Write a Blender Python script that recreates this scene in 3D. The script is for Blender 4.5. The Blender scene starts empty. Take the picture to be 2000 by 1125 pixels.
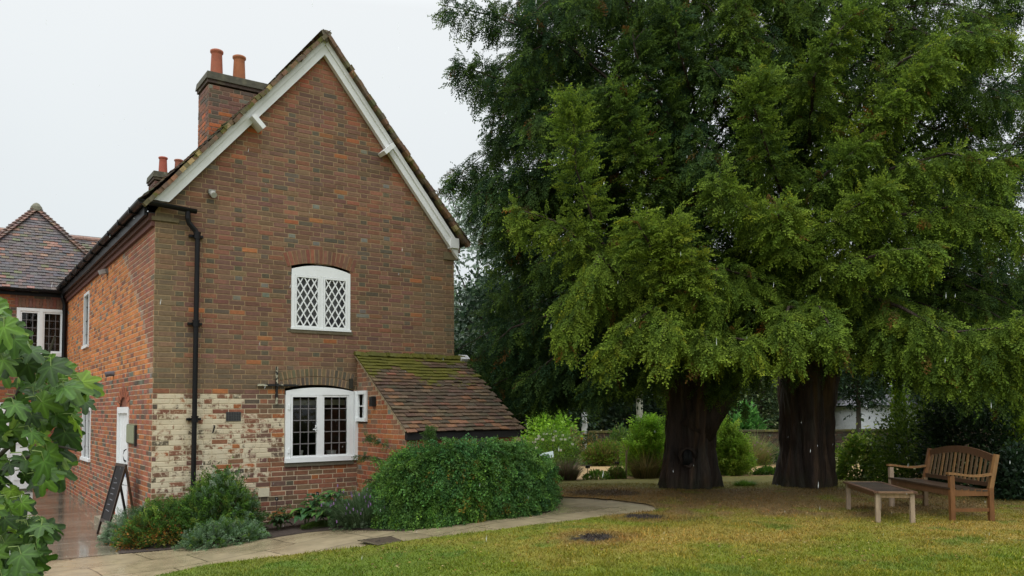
import bpy, math, random
import numpy as np
from mathutils import Matrix, Vector

# ------------------------------------------------------------------ camera
S = bpy.context.scene
Rr = np.array([0.8179065, -0.5753141, -0.0065316])      # camera right, in the house frame (X along the gable, Y away)
Rd = np.array([0.0232649, 0.0444138, -0.9987423])       # camera down
Rf = np.array([0.5748806, 0.8167259, 0.0497110])        # camera forward
CAM = np.array([-2.45837, -12.41996, 1.84702])
FPX, PPX, PPY = 1581.45, 1000.0, 720.0
cd = bpy.data.cameras.new("camera"); cam = bpy.data.objects.new("camera", cd)
S.collection.objects.link(cam); S.camera = cam
cam.matrix_world = Matrix(((Rr[0], -Rd[0], -Rf[0], CAM[0]), (Rr[1], -Rd[1], -Rf[1], CAM[1]),
                           (Rr[2], -Rd[2], -Rf[2], CAM[2]), (0, 0, 0, 1)))
cd.sensor_width = 36; cd.lens = FPX / 2000 * 36; cd.shift_y = (PPY - 562.5) / 2000
cd.clip_end = 2000; cd.clip_start = 0.05

# ------------------------------------------------------------------ world: rainy overcast sky
W = bpy.data.worlds.new("World"); S.world = W; W.use_nodes = True
nt = W.node_tree; nt.nodes.clear()
SUN_EL, SUN_ROT = math.radians(50), math.radians(238)
out = nt.nodes.new('ShaderNodeOutputWorld'); bg = nt.nodes.new('ShaderNodeBackground')
sky = nt.nodes.new('ShaderNodeTexSky'); sky.sky_type = 'NISHITA'; sky.sun_disc = False
sky.sun_elevation = SUN_EL; sky.sun_rotation = SUN_ROT
hs = nt.nodes.new('ShaderNodeHueSaturation'); hs.inputs['Saturation'].default_value = 0.25
nt.links.new(sky.outputs[0], hs.inputs['Color'])
tc = nt.nodes.new('ShaderNodeTexCoord'); sp = nt.nodes.new('ShaderNodeSeparateXYZ')
nt.links.new(tc.outputs['Generated'], sp.inputs[0])
rp = nt.nodes.new('ShaderNodeValToRGB'); e = rp.color_ramp.elements
e[0].position = 0.0; e[0].color = (0.62, 0.67, 0.69, 1)
e[1].position = 1.0; e[1].color = (2.6, 2.65, 2.7, 1)
for p, c_ in ((0.18, (0.655, 0.70, 0.72, 1)), (0.45, (0.73, 0.76, 0.775, 1)), (0.7, (1.8, 1.85, 1.9, 1))):
    q = e.new(p); q.color = c_
nt.links.new(sp.outputs['Z'], rp.inputs[0])
nz = nt.nodes.new('ShaderNodeTexNoise'); nz.inputs['Scale'].default_value = 1.6
nt.links.new(tc.outputs['Generated'], nz.inputs['Vector'])
nm = nt.nodes.new('ShaderNodeMapRange'); nm.inputs[1].default_value = .3; nm.inputs[2].default_value = .7
nm.inputs[3].default_value = .97; nm.inputs[4].default_value = 1.03
nt.links.new(nz.outputs['Fac'], nm.inputs[0])
mul = nt.nodes.new('ShaderNodeVectorMath'); mul.operation = 'SCALE'
nt.links.new(rp.outputs[0], mul.inputs[0]); nt.links.new(nm.outputs[0], mul.inputs['Scale'])
sc_ = nt.nodes.new('ShaderNodeVectorMath'); sc_.operation = 'SCALE'; sc_.inputs['Scale'].default_value = 0.08
nt.links.new(hs.outputs[0], sc_.inputs[0])
mx = nt.nodes.new('ShaderNodeMix'); mx.data_type = 'VECTOR'; mx.inputs[0].default_value = 0.92
nt.links.new(sc_.outputs[0], mx.inputs[4]); nt.links.new(mul.outputs[0], mx.inputs[5])
nt.links.new(mx.outputs[1], bg.inputs['Color']); bg.inputs['Strength'].default_value = 1.0
nt.links.new(bg.outputs[0], out.inputs[0])
sl = bpy.data.lights.new("sun", 'SUN'); sl.energy = 0.7; sl.angle = math.radians(50); sl.color = (1, .985, .96)
so = bpy.data.objects.new("sun", sl); S.collection.objects.link(so)
so.rotation_euler = (math.radians(90) - SUN_EL, 0, math.radians(180) - SUN_ROT + math.radians(0))
S.view_settings.view_transform = 'Standard'; S.view_settings.look = 'None'
S.view_settings.exposure = 0.3; S.view_settings.gamma = 1
S.cycles.max_bounces = 6; S.cycles.transparent_max_bounces = 8; S.cycles.diffuse_bounces = 3; S.cycles.glossy_bounces = 3
S.cycles.caustics_reflective = False; S.cycles.caustics_refractive = False

# ------------------------------------------------------------------ helpers
rng = np.random.default_rng(7); random.seed(7)
A = lambda *a: np.array(a, float)
def unit(v): v = np.asarray(v, float); return v / np.maximum(np.linalg.norm(v, axis=-1, keepdims=True), 1e-9)
def sstep(a, b, x): t = np.clip((np.asarray(x, float) - a) / (b - a), 0, 1); return t * t * (3 - 2 * t)
def at(px, py, dep):                      # point that sits dep metres in front of the eye
    return CAM + (Rr * ((px - PPX) / FPX) + Rd * ((py - PPY) / FPX) + Rf) * dep
def ray(px, py): return Rr * ((px - PPX) / FPX) + Rd * ((py - PPY) / FPX) + Rf
def on_x(px, py, X=0): d = ray(px, py); return CAM + d * (X - CAM[0]) / d[0]
def on_y(px, py, Y=0): d = ray(px, py); return CAM + d * (Y - CAM[1]) / d[1]
def H(x, y):                              # lie of the ground: flat by the house, rising gently to the garden
    return 0.30 * sstep(-.3, 4.4, np.asarray(x) - 0.10 * np.asarray(y)) + 0.0 * x
def gnd(px, py, lift=0.0):
    z = 0.1
    for _ in range(30):
        d = ray(px, py); t = (z + lift - CAM[2]) / d[2]; P = CAM + d * t; z = .5 * z + .5 * float(H(P[0], P[1]))
    return A(P[0], P[1], z)
def hash2(ix, iy, s):
    h = (ix.astype(np.int64) * 374761393 + iy.astype(np.int64) * 668265263 + s * 1442695041) & 0xffffffff
    h = ((h ^ (h >> 13)) * 1274126177) & 0xffffffff
    return ((h ^ (h >> 16)) & 0xffffff) / float(0xffffff)
def vnoise(x, y, sc=1.0, s=0):
    x = np.asarray(x, float) * sc; y = np.asarray(y, float) * sc
    ix = np.floor(x); iy = np.floor(y); fx = x - ix; fy = y - iy
    fx = fx * fx * (3 - 2 * fx); fy = fy * fy * (3 - 2 * fy)
    a = hash2(ix, iy, s); b = hash2(ix + 1, iy, s); c = hash2(ix, iy + 1, s); d = hash2(ix + 1, iy + 1, s)
    return (a * (1 - fx) + b * fx) * (1 - fy) + (c * (1 - fx) + d * fx) * fy
def fbm(x, y, sc=1.0, s=0, o=3):
    r = 0; w = 0; a = 1.0
    for k in range(o): r = r + a * vnoise(x, y, sc * 2 ** k, s + k * 17); w += a; a *= .55
    return r / w

class NM:
    """Collects polygons (quads / tris) with colours and a second attribute; build() makes ONE mesh object."""
    def __init__(s): s.v = []; s.q = []; s.t = []; s.c = []; s.p = []; s.n = 0; s.qm = []; s.tm = []
    def add(s, v, quads=None, tris=None, col=(1, 1, 1), paint=0.0, mat=0):
        v = np.asarray(v, float).reshape(-1, 3); k = len(v)
        c = np.asarray(col, float)
        c = np.broadcast_to(c if c.ndim == 2 else c.reshape(1, 3), (k, 3))
        s.v.append(v); s.c.append(c); s.p.append(np.broadcast_to(np.asarray(paint, float), (k,)))
        if quads is not None and len(quads):
            q = np.asarray(quads, int).reshape(-1, 4) + s.n; s.q.append(q); s.qm.append(np.full(len(q), mat))
        if tris is not None and len(tris):
            t = np.asarray(tris, int).reshape(-1, 3) + s.n; s.t.append(t); s.tm.append(np.full(len(t), mat))
        s.n += k
    def box(s, c, hx, hy, hz, ax=None, col=(1, 1, 1), mat=0, taper=1.0, paint=0.0):
        """box centred at c with half sizes along the axes ax (3x3 rows)"""
        ax = np.eye(3) if ax is None else np.asarray(ax, float)
        pts = []
        for sz in (-1, 1):
            for sx, sy in ((-1, -1), (1, -1), (1, 1), (-1, 1)):
                f = taper if sz > 0 else 1
                pts.append(np.asarray(c, float) + ax[0] * hx * sx * f + ax[1] * hy * sy * f + ax[2] * hz * sz)
        s.add(pts, [(0, 3, 2, 1), (4, 5, 6, 7), (0, 1, 5, 4), (1, 2, 6, 5), (2, 3, 7, 6), (3, 0, 4, 7)], col=col, mat=mat, paint=paint)
    def bx(s, x0, x1, y0, y1, z0, z1, **k):
        s.box(((x0 + x1) / 2, (y0 + y1) / 2, (z0 + z1) / 2), abs(x1 - x0) / 2, abs(y1 - y0) / 2, abs(z1 - z0) / 2, **k)
    def beam(s, a, b, w, h, up=(0, 0, 1), **k):
        a = np.asarray(a, float); b = np.asarray(b, float); d = unit(b - a); sd = unit(np.cross(d, up)); u = np.cross(sd, d)
        s.box((a + b) / 2, w / 2, h / 2, np.linalg.norm(b - a) / 2, ax=(sd, u, d), **k)
    def tube(s, P, r, n=8, col=(1, 1, 1), mat=0, cap=True, flute=None):
        P = np.asarray(P, float); m = len(P); r = np.broadcast_to(np.asarray(r, float), (m,))
        T = unit(np.gradient(P, axis=0)); ref = A(0, 0, 1) if abs(T[:, 2]).mean() < .8 else A(1, 0, 0)
        a = unit(np.cross(T, ref)); b = np.cross(T, a); th = np.linspace(0, 2 * np.pi, n, endpoint=False)
        rr = r[:, None] * (np.ones((m, n)) if flute is None else flute(np.arange(m)[:, None], th[None, :]))
        V = P[:, None] + (a[:, None] * np.cos(th)[None, :, None] + b[:, None] * np.sin(th)[None, :, None]) * rr[..., None]
        i = np.arange(m - 1)[:, None] * n; j = np.arange(n)[None]; j2 = (j + 1) % n
        q = np.stack([i + j, i + j2, i + n + j2, i + n + j], -1).reshape(-1, 4)
        V = V.reshape(-1, 3); tr = []
        if cap:
            V = np.vstack([V, P[0], P[-1]]); k = m * n
            for a_ in range(n): tr += [(k, (a_ + 1) % n, a_), (k + 1, (m - 1) * n + a_, (m - 1) * n + (a_ + 1) % n)]
        c = np.asarray(col, float)
        s.add(V, q, tr, col=c, mat=mat)
    def build(s, name, mats, parent=None, smooth=False, world=True):
        me = bpy.data.meshes.new(name)
        V = np.vstack(s.v); nv = len(V)
        org = A(0, 0, 0)
        if parent is not None: org = A(*parent.location) if parent.type == 'EMPTY' else A(*parent['org'])
        V = V - org
        Q = np.vstack(s.q) if s.q else np.zeros((0, 4), int); T = np.vstack(s.t) if s.t else np.zeros((0, 3), int)
        me.vertices.add(nv); me.vertices.foreach_set('co', V.astype(np.float32).ravel())
        L = np.concatenate([Q.ravel(), T.ravel()]).astype(np.int32)
        me.loops.add(len(L)); me.loops.foreach_set('vertex_index', L)
        st = np.concatenate([np.arange(len(Q)) * 4, len(Q) * 4 + np.arange(len(T)) * 3]).astype(np.int32)
        me.polygons.add(len(st)); me.polygons.foreach_set('loop_start', st)
        mi = np.concatenate([np.concatenate(s.qm) if s.qm else [], np.concatenate(s.tm) if s.tm else []]).astype(np.int32)
        me.polygons.foreach_set('material_index', mi)
        me.polygons.foreach_set('use_smooth', np.full(len(st), smooth))
        me.update(calc_edges=True)
        ca = me.color_attributes.new('Col', 'FLOAT_COLOR', 'POINT')
        cc = np.ones((nv, 4), np.float32); cc[:, :3] = np.vstack(s.c); ca.data.foreach_set('color', cc.ravel())
        pa = me.attributes.new('paint', 'FLOAT', 'POINT'); pa.data.foreach_set('value', np.concatenate(s.p).astype(np.float32))
        for m in (mats if isinstance(mats, (list, tuple)) else [mats]): me.materials.append(m)
        o = bpy.data.objects.new(name, me); S.collection.objects.link(o)
        if parent is not None: o.parent = parent
        o['org'] = list(map(float, org))
        return o
def tag(o, label=None, cat=None, group=None, kind=None):
    if label: o['label'] = label
    if cat: o['category'] = cat
    if group: o['group'] = group
    if kind: o['kind'] = kind
    return o
def thing(name, loc, label, cat, group=None):
    o = bpy.data.objects.new(name, None); o.location = [float(q) for q in loc]; S.collection.objects.link(o)
    o.empty_display_size = .2
    return tag(o, label, cat, group)

# ------------------------------------------------------------------ materials
def mat(name, rough=.7, base=None, attr=True, noise=0.25, nscale=12, bump=0.0, bscale=40, bdist=.004, spec=.4, transl=0.0,
        paint=None, metallic=0.0, emit=None, coat=0.0, stretch=None, n2=None, rnoise=0.0):
    m = bpy.data.materials.new(name); m.use_nodes = True; t = m.node_tree; t.nodes.clear(); N = t.nodes.new; K = t.links.new
    o = N('ShaderNodeOutputMaterial'); b = N('ShaderNodeBsdfPrincipled')
    b.inputs['Roughness'].default_value = rough; b.inputs['Specular IOR Level'].default_value = spec
    b.inputs['Metallic'].default_value = metallic; b.inputs['Coat Weight'].default_value = coat
    tcn = N('ShaderNodeTexCoord'); vec = tcn.outputs['Object']
    if stretch:
        mp = N('ShaderNodeMapping'); mp.inputs['Scale'].default_value = stretch; K(vec, mp.inputs[0]); vec = mp.outputs[0]
    if attr:
        at_ = N('ShaderNodeAttribute'); at_.attribute_name = 'Col'; col = at_.outputs['Color']
    else:
        rgb = N('ShaderNodeRGB'); rgb.outputs[0].default_value = (*base, 1); col = rgb.outputs[0]
    if noise:
        nn = N('ShaderNodeTexNoise'); nn.inputs['Scale'].default_value = nscale; nn.inputs['Detail'].default_value = 5
        nn.inputs['Roughness'].default_value = .65; K(vec, nn.inputs['Vector'])
        mr = N('ShaderNodeMapRange'); mr.inputs[1].default_value = .25; mr.inputs[2].default_value = .75
        mr.inputs[3].default_value = 1 - noise; mr.inputs[4].default_value = 1 + noise; K(nn.outputs['Fac'], mr.inputs[0])
        vm = N('ShaderNodeVectorMath'); vm.operation = 'SCALE'; K(col, vm.inputs[0]); K(mr.outputs[0], vm.inputs['Scale']); col = vm.outputs[0]
        if rnoise:
            r2 = N('ShaderNodeMapRange'); r2.inputs[1].default_value = .35; r2.inputs[2].default_value = .65
            r2.inputs[3].default_value = max(rough - rnoise, .02); r2.inputs[4].default_value = rough + rnoise
            n5 = N('ShaderNodeTexNoise'); n5.inputs['Scale'].default_value = nscale * .4; K(vec, n5.inputs['Vector'])
            K(n5.outputs['Fac'], r2.inputs[0]); K(r2.outputs[0], b.inputs['Roughness'])
    if n2:      # second coloured patches: (colour, scale, lo, hi, amount)
        c2, s2, lo, hi, am = n2
        nn = N('ShaderNodeTexNoise'); nn.inputs['Scale'].default_value = s2; nn.inputs['Detail'].default_value = 6; K(vec, nn.inputs['Vector'])
        mr = N('ShaderNodeMapRange'); mr.inputs[1].default_value = lo; mr.inputs[2].default_value = hi
        mr.inputs[3].default_value = 0; mr.inputs[4].default_value = am; K(nn.outputs['Fac'], mr.inputs[0])
        mm = N('ShaderNodeMix'); mm.data_type = 'RGBA'; K(mr.outputs[0], mm.inputs[0]); K(col, mm.inputs[6]); mm.inputs[7].default_value = (*c2, 1); col = mm.outputs[2]
    if paint:   # flaking limewash: 'paint' attribute is how much of the surface still carries it
        pa = N('ShaderNodeAttribute'); pa.attribute_name = 'paint'
        nn = N('ShaderNodeTexNoise'); nn.inputs['Scale'].default_value = 11; nn.inputs['Detail'].default_value = 9
        nn.inputs['Roughness'].default_value = .7; K(vec, nn.inputs['Vector'])
        ad = N('ShaderNodeMath'); ad.operation = 'ADD'; K(pa.outputs['Fac'], ad.inputs[0]); K(nn.outputs['Fac'], ad.inputs[1])
        mr = N('ShaderNodeMapRange'); mr.inputs[1].default_value = .98; mr.inputs[2].default_value = 1.08; K(ad.outputs[0], mr.inputs[0])
        n3 = N('ShaderNodeTexNoise'); n3.inputs['Scale'].default_value = 5; n3.inputs['Detail'].default_value = 6; K(vec, n3.inputs['Vector'])
        mq = N('ShaderNodeMix'); mq.data_type = 'RGBA'; K(n3.outputs['Fac'], mq.inputs[0]); mq.inputs[6].default_value = (*paint[0], 1); mq.inputs[7].default_value = (*paint[1], 1)
        mm = N('ShaderNodeMix'); mm.data_type = 'RGBA'; K(mr.outputs[0], mm.inputs[0]); K(col, mm.inputs[6]); K(mq.outputs[2], mm.inputs[7]); col = mm.outputs[2]
    K(col, b.inputs['Base Color'])
    if bump:
        nn = N('ShaderNodeTexNoise'); nn.inputs['Scale'].default_value = bscale; nn.inputs['Detail'].default_value = 6; K(vec, nn.inputs['Vector'])
        bn = N('ShaderNodeBump'); bn.inputs['Strength'].default_value = bump; bn.inputs['Distance'].default_value = bdist
        K(nn.outputs['Fac'], bn.inputs['Height']); K(bn.outputs[0], b.inputs['Normal'])
    if emit: b.inputs['Emission Color'].default_value = (*emit, 1); b.inputs['Emission Strength'].default_value = 1
    sh = b.outputs[0]
    if transl:
        tl = N('ShaderNodeBsdfTranslucent'); K(col, tl.inputs['Color']); ms = N('ShaderNodeMixShader'); ms.inputs[0].default_value = transl
        K(sh, ms.inputs[1]); K(tl.outputs[0], ms.inputs[2]); sh = ms.outputs[0]
    K(sh, o.inputs[0]); return m
M_brick = mat('brick', .8, noise=.28, nscale=22, bump=.5, bscale=70, bdist=.003, paint=((.64, .57, .43), (.52, .43, .28)), n2=((.045, .04, .032), 2.3, .62, .8, .5))
M_mortar = mat('mortar', .9, noise=.3, nscale=6, bump=.5, bscale=90, paint=((.64, .57, .43), (.52, .43, .28)))
M_tile = mat('clay_tile', .62, noise=.35, nscale=14, bump=.5, bscale=60, n2=((.05, .055, .03), 5, .55, .75, .6), spec=.5)
M_mosstile = mat('mossy_tile', .7, noise=.4, nscale=16, bump=.6, bscale=60, paint=((.13, .12, .010), (.045, .05, .006)), spec=.4)
M_white = mat('white_paint', .5, base=(.74, .75, .74), attr=False, noise=.06, nscale=6, n2=((.42, .42, .36), 9, .62, .8, .45), bump=.15, bscale=30)
M_white2 = mat('white_joinery', .42, base=(.78, .80, .80), attr=False, noise=.04, nscale=8, n2=((.5, .5, .45), 14, .66, .8, .4))
M_black = mat('black_iron', .42, base=(.005, .005, .006), attr=False, noise=.3, nscale=30, n2=((.04, .04, .035), 22, .68, .76, .5), spec=.25)
M_attr = mat('plain', .6, noise=.15, nscale=10)
M_stone = mat('weathered_stone', .85, noise=.35, nscale=12, bump=.6, bscale=30, bdist=.01, n2=((.16, .15, .09), 7, .5, .7, .6))
M_pot = mat('terracotta', .7, noise=.2, nscale=9, bump=.3, bscale=50, n2=((.20, .10, .06), 4, .55, .7, .5))
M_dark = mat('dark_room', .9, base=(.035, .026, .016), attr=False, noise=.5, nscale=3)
M_lead = mat('lead_came', .5, base=(.17, .16, .16), attr=False, noise=.1)
M_wetwood = mat('wet_teak', .33, noise=.35, nscale=10, stretch=(3, 3, .6), bump=.3, bscale=60, spec=.5)
M_bark = mat('yew_bark', .7, noise=.7, nscale=9, stretch=(1, 1, .2), bump=1.0, bscale=20, bdist=.05, n2=((.07, .04, .028), 6, .6, .75, .5))
M_leaf = mat('leaf', .5, noise=.22, nscale=3, transl=.34, spec=.3)
M_yew = mat('yew_needles', .6, noise=.3, nscale=1.2, transl=.3, spec=.12)
M_stem = mat('stems', .7, noise=.3, nscale=30)
def glass_mat():
    m = bpy.data.materials.new('window_glass'); m.use_nodes = True; t = m.node_tree; t.nodes.clear(); N = t.nodes.new; K = t.links.new
    o = N('ShaderNodeOutputMaterial'); g = N('ShaderNodeBsdfGlossy'); g.inputs['Roughness'].default_value = .03
    tr = N('ShaderNodeBsdfTransparent'); tr.inputs[0].default_value = (.8, .82, .8, 1)
    lw = N('ShaderNodeFresnel'); lw.inputs[0].default_value = 1.5
    nn = N('ShaderNodeTexNoise'); nn.inputs['Scale'].default_value = 5
    bn = N('ShaderNodeBump'); bn.inputs['Strength'].default_value = .25; bn.inputs['Distance'].default_value = .01
    K(nn.outputs['Fac'], bn.inputs['Height']); K(bn.outputs[0], g.inputs['Normal'])
    mx_ = N('ShaderNodeMixShader'); K(lw.outputs[0], mx_.inputs[0]); K(tr.outputs[0], mx_.inputs[1]); K(g.outputs[0], mx_.inputs[2])
    K(mx_.outputs[0], o.inputs[0]); return m
M_glass = glass_mat()

# ------------------------------------------------------------------ brickwork
C75 = 0.075
def brick_face(nm, O, U, Nn, z0, z1, span, holes, colf, hdr=3, seed=0, zaxis=(0, 0, 1), joint=.0115, proud=.005, jit=.0012, mortar=(.29, .205, .115), mpaint=None):
    """lays real bricks course by course on a mortar bed: span(z)->(u0,u1); holes(z)->[(ua,ub)]; colf(u,z,header)->(rgb, paint)"""
    O = A(*O); U = A(*U); Nn = A(*Nn); Z = A(*zaxis); r = np.random.default_rng(seed)
    rows = int(round((z1 - z0) / C75)); per = hdr * .235 + .12
    for k in range(rows):
        za = z0 + k * C75; zb = za + C75; zm = (za + zb) / 2
        ua, ub = span(zm); a0, a1 = span(za); b0, b1 = span(zb)
        if ub - ua < .03: continue
        cuts = sorted(h for h in holes(zm) if h[1] > ua and h[0] < ub)
        segs = []; cur = ua
        for h in cuts:
            if h[0] > cur + .004: segs.append((cur, h[0]))
            cur = max(cur, h[1])
        if cur < ub - .004: segs.append((cur, ub))
        for (sa, sb) in segs:
            la = (a0, b0) if sa == ua else (sa, sa); lb = (a1, b1) if sb == ub else (sb, sb)
            P = [O + U * la[0] + Z * za, O + U * lb[0] + Z * za, O + U * lb[1] + Z * zb, O + U * la[1] + Z * zb]
            mcol = mortar(zm) if callable(mortar) else mortar; nseg = max(1, int((sb - sa) / .3)); mp = (mpaint((sa + sb) / 2, zm) if mpaint else 0)
            if nseg > 1:
                ts = np.linspace(0, 1, nseg + 1); V = [P[0] * (1 - t) + P[1] * t for t in ts] + [P[3] * (1 - t) + P[2] * t for t in ts]
                us = sa + (sb - sa) * ts; pv = [mpaint(u, za) if mpaint else 0 for u in us] + [mpaint(u, zb) if mpaint else 0 for u in us]
                nm.add(V, [(i, i + 1, nseg + 2 + i, nseg + 1 + i) for i in range(nseg)], col=mcol, paint=np.array(pv, float), mat=1)
            else: nm.add(P, [(0, 1, 2, 3)], col=mcol, paint=mp, mat=1)
            ss = max(la); se = min(lb)
            off = (k % 2) * per / 2 + r.normal(0, .006); u = math.floor((ss - off) / per) * per + off
            while u < se:
                for j in range(hdr + 1):
                    w = .225 if j < hdr else .11; x0 = max(u + joint / 2, ss + .003); x1 = min(u + w + joint / 2, se - .003); u += w + joint
                    if x1 - x0 < .02: continue
                    hd = j == hdr; c_, pt = colf((x0 + x1) / 2, zm, hd)
                    d = proud + r.normal(0, jit); tz = r.normal(0, .0012, 2); e_ = .004
                    q0 = za + joint / 2 + tz[0]; q1 = zb - joint / 2 + tz[1]
                    B = [O + U * x0 + Z * q0, O + U * x1 + Z * q0, O + U * x1 + Z * q1, O + U * x0 + Z * q1]
                    F = [O + U * (x0 + e_) + Z * (q0 + e_) + Nn * d, O + U * (x1 - e_) + Z * (q0 + e_) + Nn * d,
                         O + U * (x1 - e_) + Z * (q1 - e_) + Nn * d, O + U * (x0 + e_) + Z * (q1 - e_) + Nn * d]
                    nm.add(B + F, [(4, 5, 6, 7), (0, 1, 5, 4), (1, 2, 6, 5), (2, 3, 7, 6), (3, 0, 4, 7)], col=c_, paint=pt)
def pick(r, pal):
    w = np.array([p[0] for p in pal], float); i = r.choice(len(pal), p=w / w.sum()); c_ = np.array(pal[i][1], float)
    return np.clip(c_ * r.uniform(.82, 1.2) * (1 + r.normal(0, .05, 3)), .004, 1)
def arch_ring(nm, O, U, Nn, uc, half, zs, rise, depth, n, colf, mortar=(.30, .20, .11), proud=.008):
    """segmental arch of standing bricks; returns curve z(u)"""
    R = (half * half + rise * rise) / (2 * rise); zc = zs + rise - R; th0 = math.asin(min(1, half / R))
    O = A(*O); U = A(*U); Nn = A(*Nn); Z = A(0, 0, 1)
    P = lambda th, rr, d: O + U * (uc + math.sin(th) * rr) + Z * (zc + math.cos(th) * rr) + Nn * d
    ths = np.linspace(-th0, th0, n + 1)
    V = [P(t, R - .0, .0065) for t in ths] + [P(t, R + depth, .0065) for t in ths]
    nm.add(V, [(i, i + 1, n + 2 + i, n + 1 + i) for i in range(n)], col=mortar, mat=1)
    g = (2 * th0 / n) * .055 + .003
    for i in range(n):
        a, b = ths[i] + g, ths[i + 1] - g
        F = [P(a, R + .002, proud + .005), P(b, R + .002, proud + .005), P(b, R + depth - .004, proud + .005), P(a, R + depth - .004, proud + .005)]
        B = [P(a, R + .002, .0), P(b, R + .002, .0), P(b, R + depth - .004, .0), P(a, R + depth - .004, .0)]
        c_, pt = colf(i)
        nm.add(B + F, [(4, 5, 6, 7), (0, 1, 5, 4), (1, 2, 6, 5), (2, 3, 7, 6), (3, 0, 4, 7)], col=c_, paint=pt)
    return lambda u: zc + np.sqrt(np.maximum(R * R - (u - uc) ** 2, 0))

PUR, PUR2, RED, ORG = (.185, .09, .060), (.15, .078, .055), (.225, .092, .052), (.33, .115, .04)
DRK, BLU, OLV, BRN = (.10, .08, .055), (.16, .16, .13), (.145, .115, .062), (.175, .10, .058)
rb = np.random.default_rng(11)
def gable_col(u, z, hd):
    if hd: pal = [(5, DRK), (3, PUR2), (.5, BLU), (2.5, PUR)]
    else: pal = [(6, PUR), (4, PUR2), (1.8, RED), (.3, ORG), (.5, DRK), (2.5, BRN), (.05, BLU)]
    if z < 2.15:
        pal = [(4, (.23, .10, .055)), (3, RED), (1.6, ORG), (3, PUR2), (1.2, DRK), (3, BRN)]
    elif z < 2.5: pal = [(5, (.12, .075, .055)), (3, PUR2), (2, BRN), (.8, DRK)]
    c_ = pick(rb, pal)
    ol = np.clip(sstep(.55, .1, u) * .75 + sstep(3.9, 4.7, u) * .55 + sstep(2.9, 2.3, z) * .5 + .12, 0, .8) if z > 2.15 else 0
    ol *= .45 + .55 * fbm(u, z, 3.5, 3)
    if u < .12 and z > 2.15: ol = .75
    c_ = c_ * (1 - ol) + A(*OLV) * ol
    # redder, cleaner bricks under the barge boards
    dist = 7.66 - z - abs(u - 2.52) * 1.213
    if z > 5.5 and dist < .35: c_ = c_ * A(1.35, 1.05, .9)
    st = .6 * fbm(u, z, 1.1, 9) + .4 * fbm(u, z, 3.5, 12); c_ = c_ * (.62 + .78 * st)
    p = lime(u, z) + rb.normal(0, .03) - (.11 if rb.random() < .33 else 0)
    return c_, p
def lime(u, z):
    """how much limewash is left on the lower part of the gable"""
    if z > 2.17: return 0.0
    m = sstep(-.1, .15, u) * sstep(2.18, 2.05, z) * sstep(.55, 1.15, z + .22 * np.sin(u * 2.3)) * sstep(3.2, 2.1, u + .35 * (z < 1.0))
    m = m * (1 - .75 * sstep(1.0, 1.5, u) * sstep(1.6, 1.95, z)) * (.78 + .5 * fbm(u, z, 2.1, 21))
    m = max(m, (.5 + .5 * sstep(2.2, 1.2, u)) * sstep(.35, .7, z) * sstep(1.3, 1.0, z) * (.4 + .8 * fbm(u, z, 3.1, 5)))
    return .60 * min(1, m * 1.2)
def side_col(u, z, hd):
    s = np.interp(z, [2.5, 2.62, 3.1, 3.83, 4.6], [.1, .25, .61, 1.5, 2.65])       # old gable line
    up = z > 2.4
    if up and u > s: pal = [(7, (.52, .19, .055)), (4, (.44, .15, .05)), (1.2, RED), (.3, BLU), (.8, PUR)]
    elif up: pal = [(5, (.27, .10, .055)), (4, (.27, .095, .055)), (2, PUR), (1, ORG), (.6, DRK)]
    else: pal = [(4, (.32, .11, .055)), (3, (.28, .10, .06)), (2.5, PUR), (3, ORG), (1.6, DRK), (.8, BLU)]
    c_ = pick(rb, pal)
    if up and abs(u - s) < .07: c_ = c_ * .5 + A(.16, .15, .12)
    if u < .12: c_ = c_ * .75 + A(.05, .035, .02)
    return c_ * (.8 + .4 * fbm(u, z, .9, 4)), (.42 * sstep(1.0, .1, z) * fbm(u, z, 3, 8))
# ------------------------------------------------------------------ the brick house
HX, EV = 5.02, 4.75
AP, APZ = 2.52, 7.74
house = thing('brick_house', (0, 0, 0), 'tall old red brick house with steep gable, white barge boards and lean-to', 'house')
gs = (APZ - EV) / AP
def gspan(z):
    if z <= EV: return (0, HX)
    h = (APZ - z) / gs; return (AP - max(h, 0), AP + max(h, 0))
UW = (2.02, 3.02, 3.13, 4.09); LW = (1.93, 3.085, 1.03, 2.15)
def arcz(uc, half, zs, rise):
    R = (half * half + rise * rise) / (2 * rise); return lambda u: zs + rise - R + math.sqrt(max(R * R - (u - uc) ** 2, 0))
ua_ = arcz(2.52, .5, 4.09, .085); la_ = arcz(2.5, .575, 2.15, .06)
def gholes(z):
    h = []
    if 3.13 < z < 4.20: h.append((2.02, 3.02))
    if 1.03 < z < 2.24: h.append((1.93, 3.085))
    return h
g = NM()
brick_face(g, (0, 0, 0), (1, 0, 0), (0, -1, 0), -.15, 7.65, gspan, gholes, gable_col, seed=1, mpaint=lime, mortar=lambda z: (.30, .21, .115) if z > 2.12 else (.50, .41, .28))
# relieving arches over the two windows
archcol = lambda i: (pick(rb, [(4, (.20, .08, .05)), (3, PUR), (1, RED)]), 0)
arch_ring(g, (0, 0, 0), (1, 0, 0), (0, -1, 0), 2.51, .56, 4.115, .10, .225, 17, archcol)
ac2 = lambda i: (pick(rb, [(4, (.13, .10, .065)), (3, OLV), (2, DRK)]), 0)
arch_ring(g, (0, 0, 0), (1, 0, 0), (0, -1, 0), 2.46, .60, 2.175, .08, .125, 18, ac2)
arch_ring(g, (0, 0, 0), (1, 0, 0), (0, -1, 0), 2.46, .62, 2.31, .08, .125, 18, ac2)
# stone sill course under the lower window, and under the upper one
g.bx(1.93, 3.08, -.035, 0, .965, 1.03, col=(.11, .10, .07), mat=0)
g.bx(2.02, 3.06, -.02, 0, 3.075, 3.13, col=(.12, .10, .06), mat=0)
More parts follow.
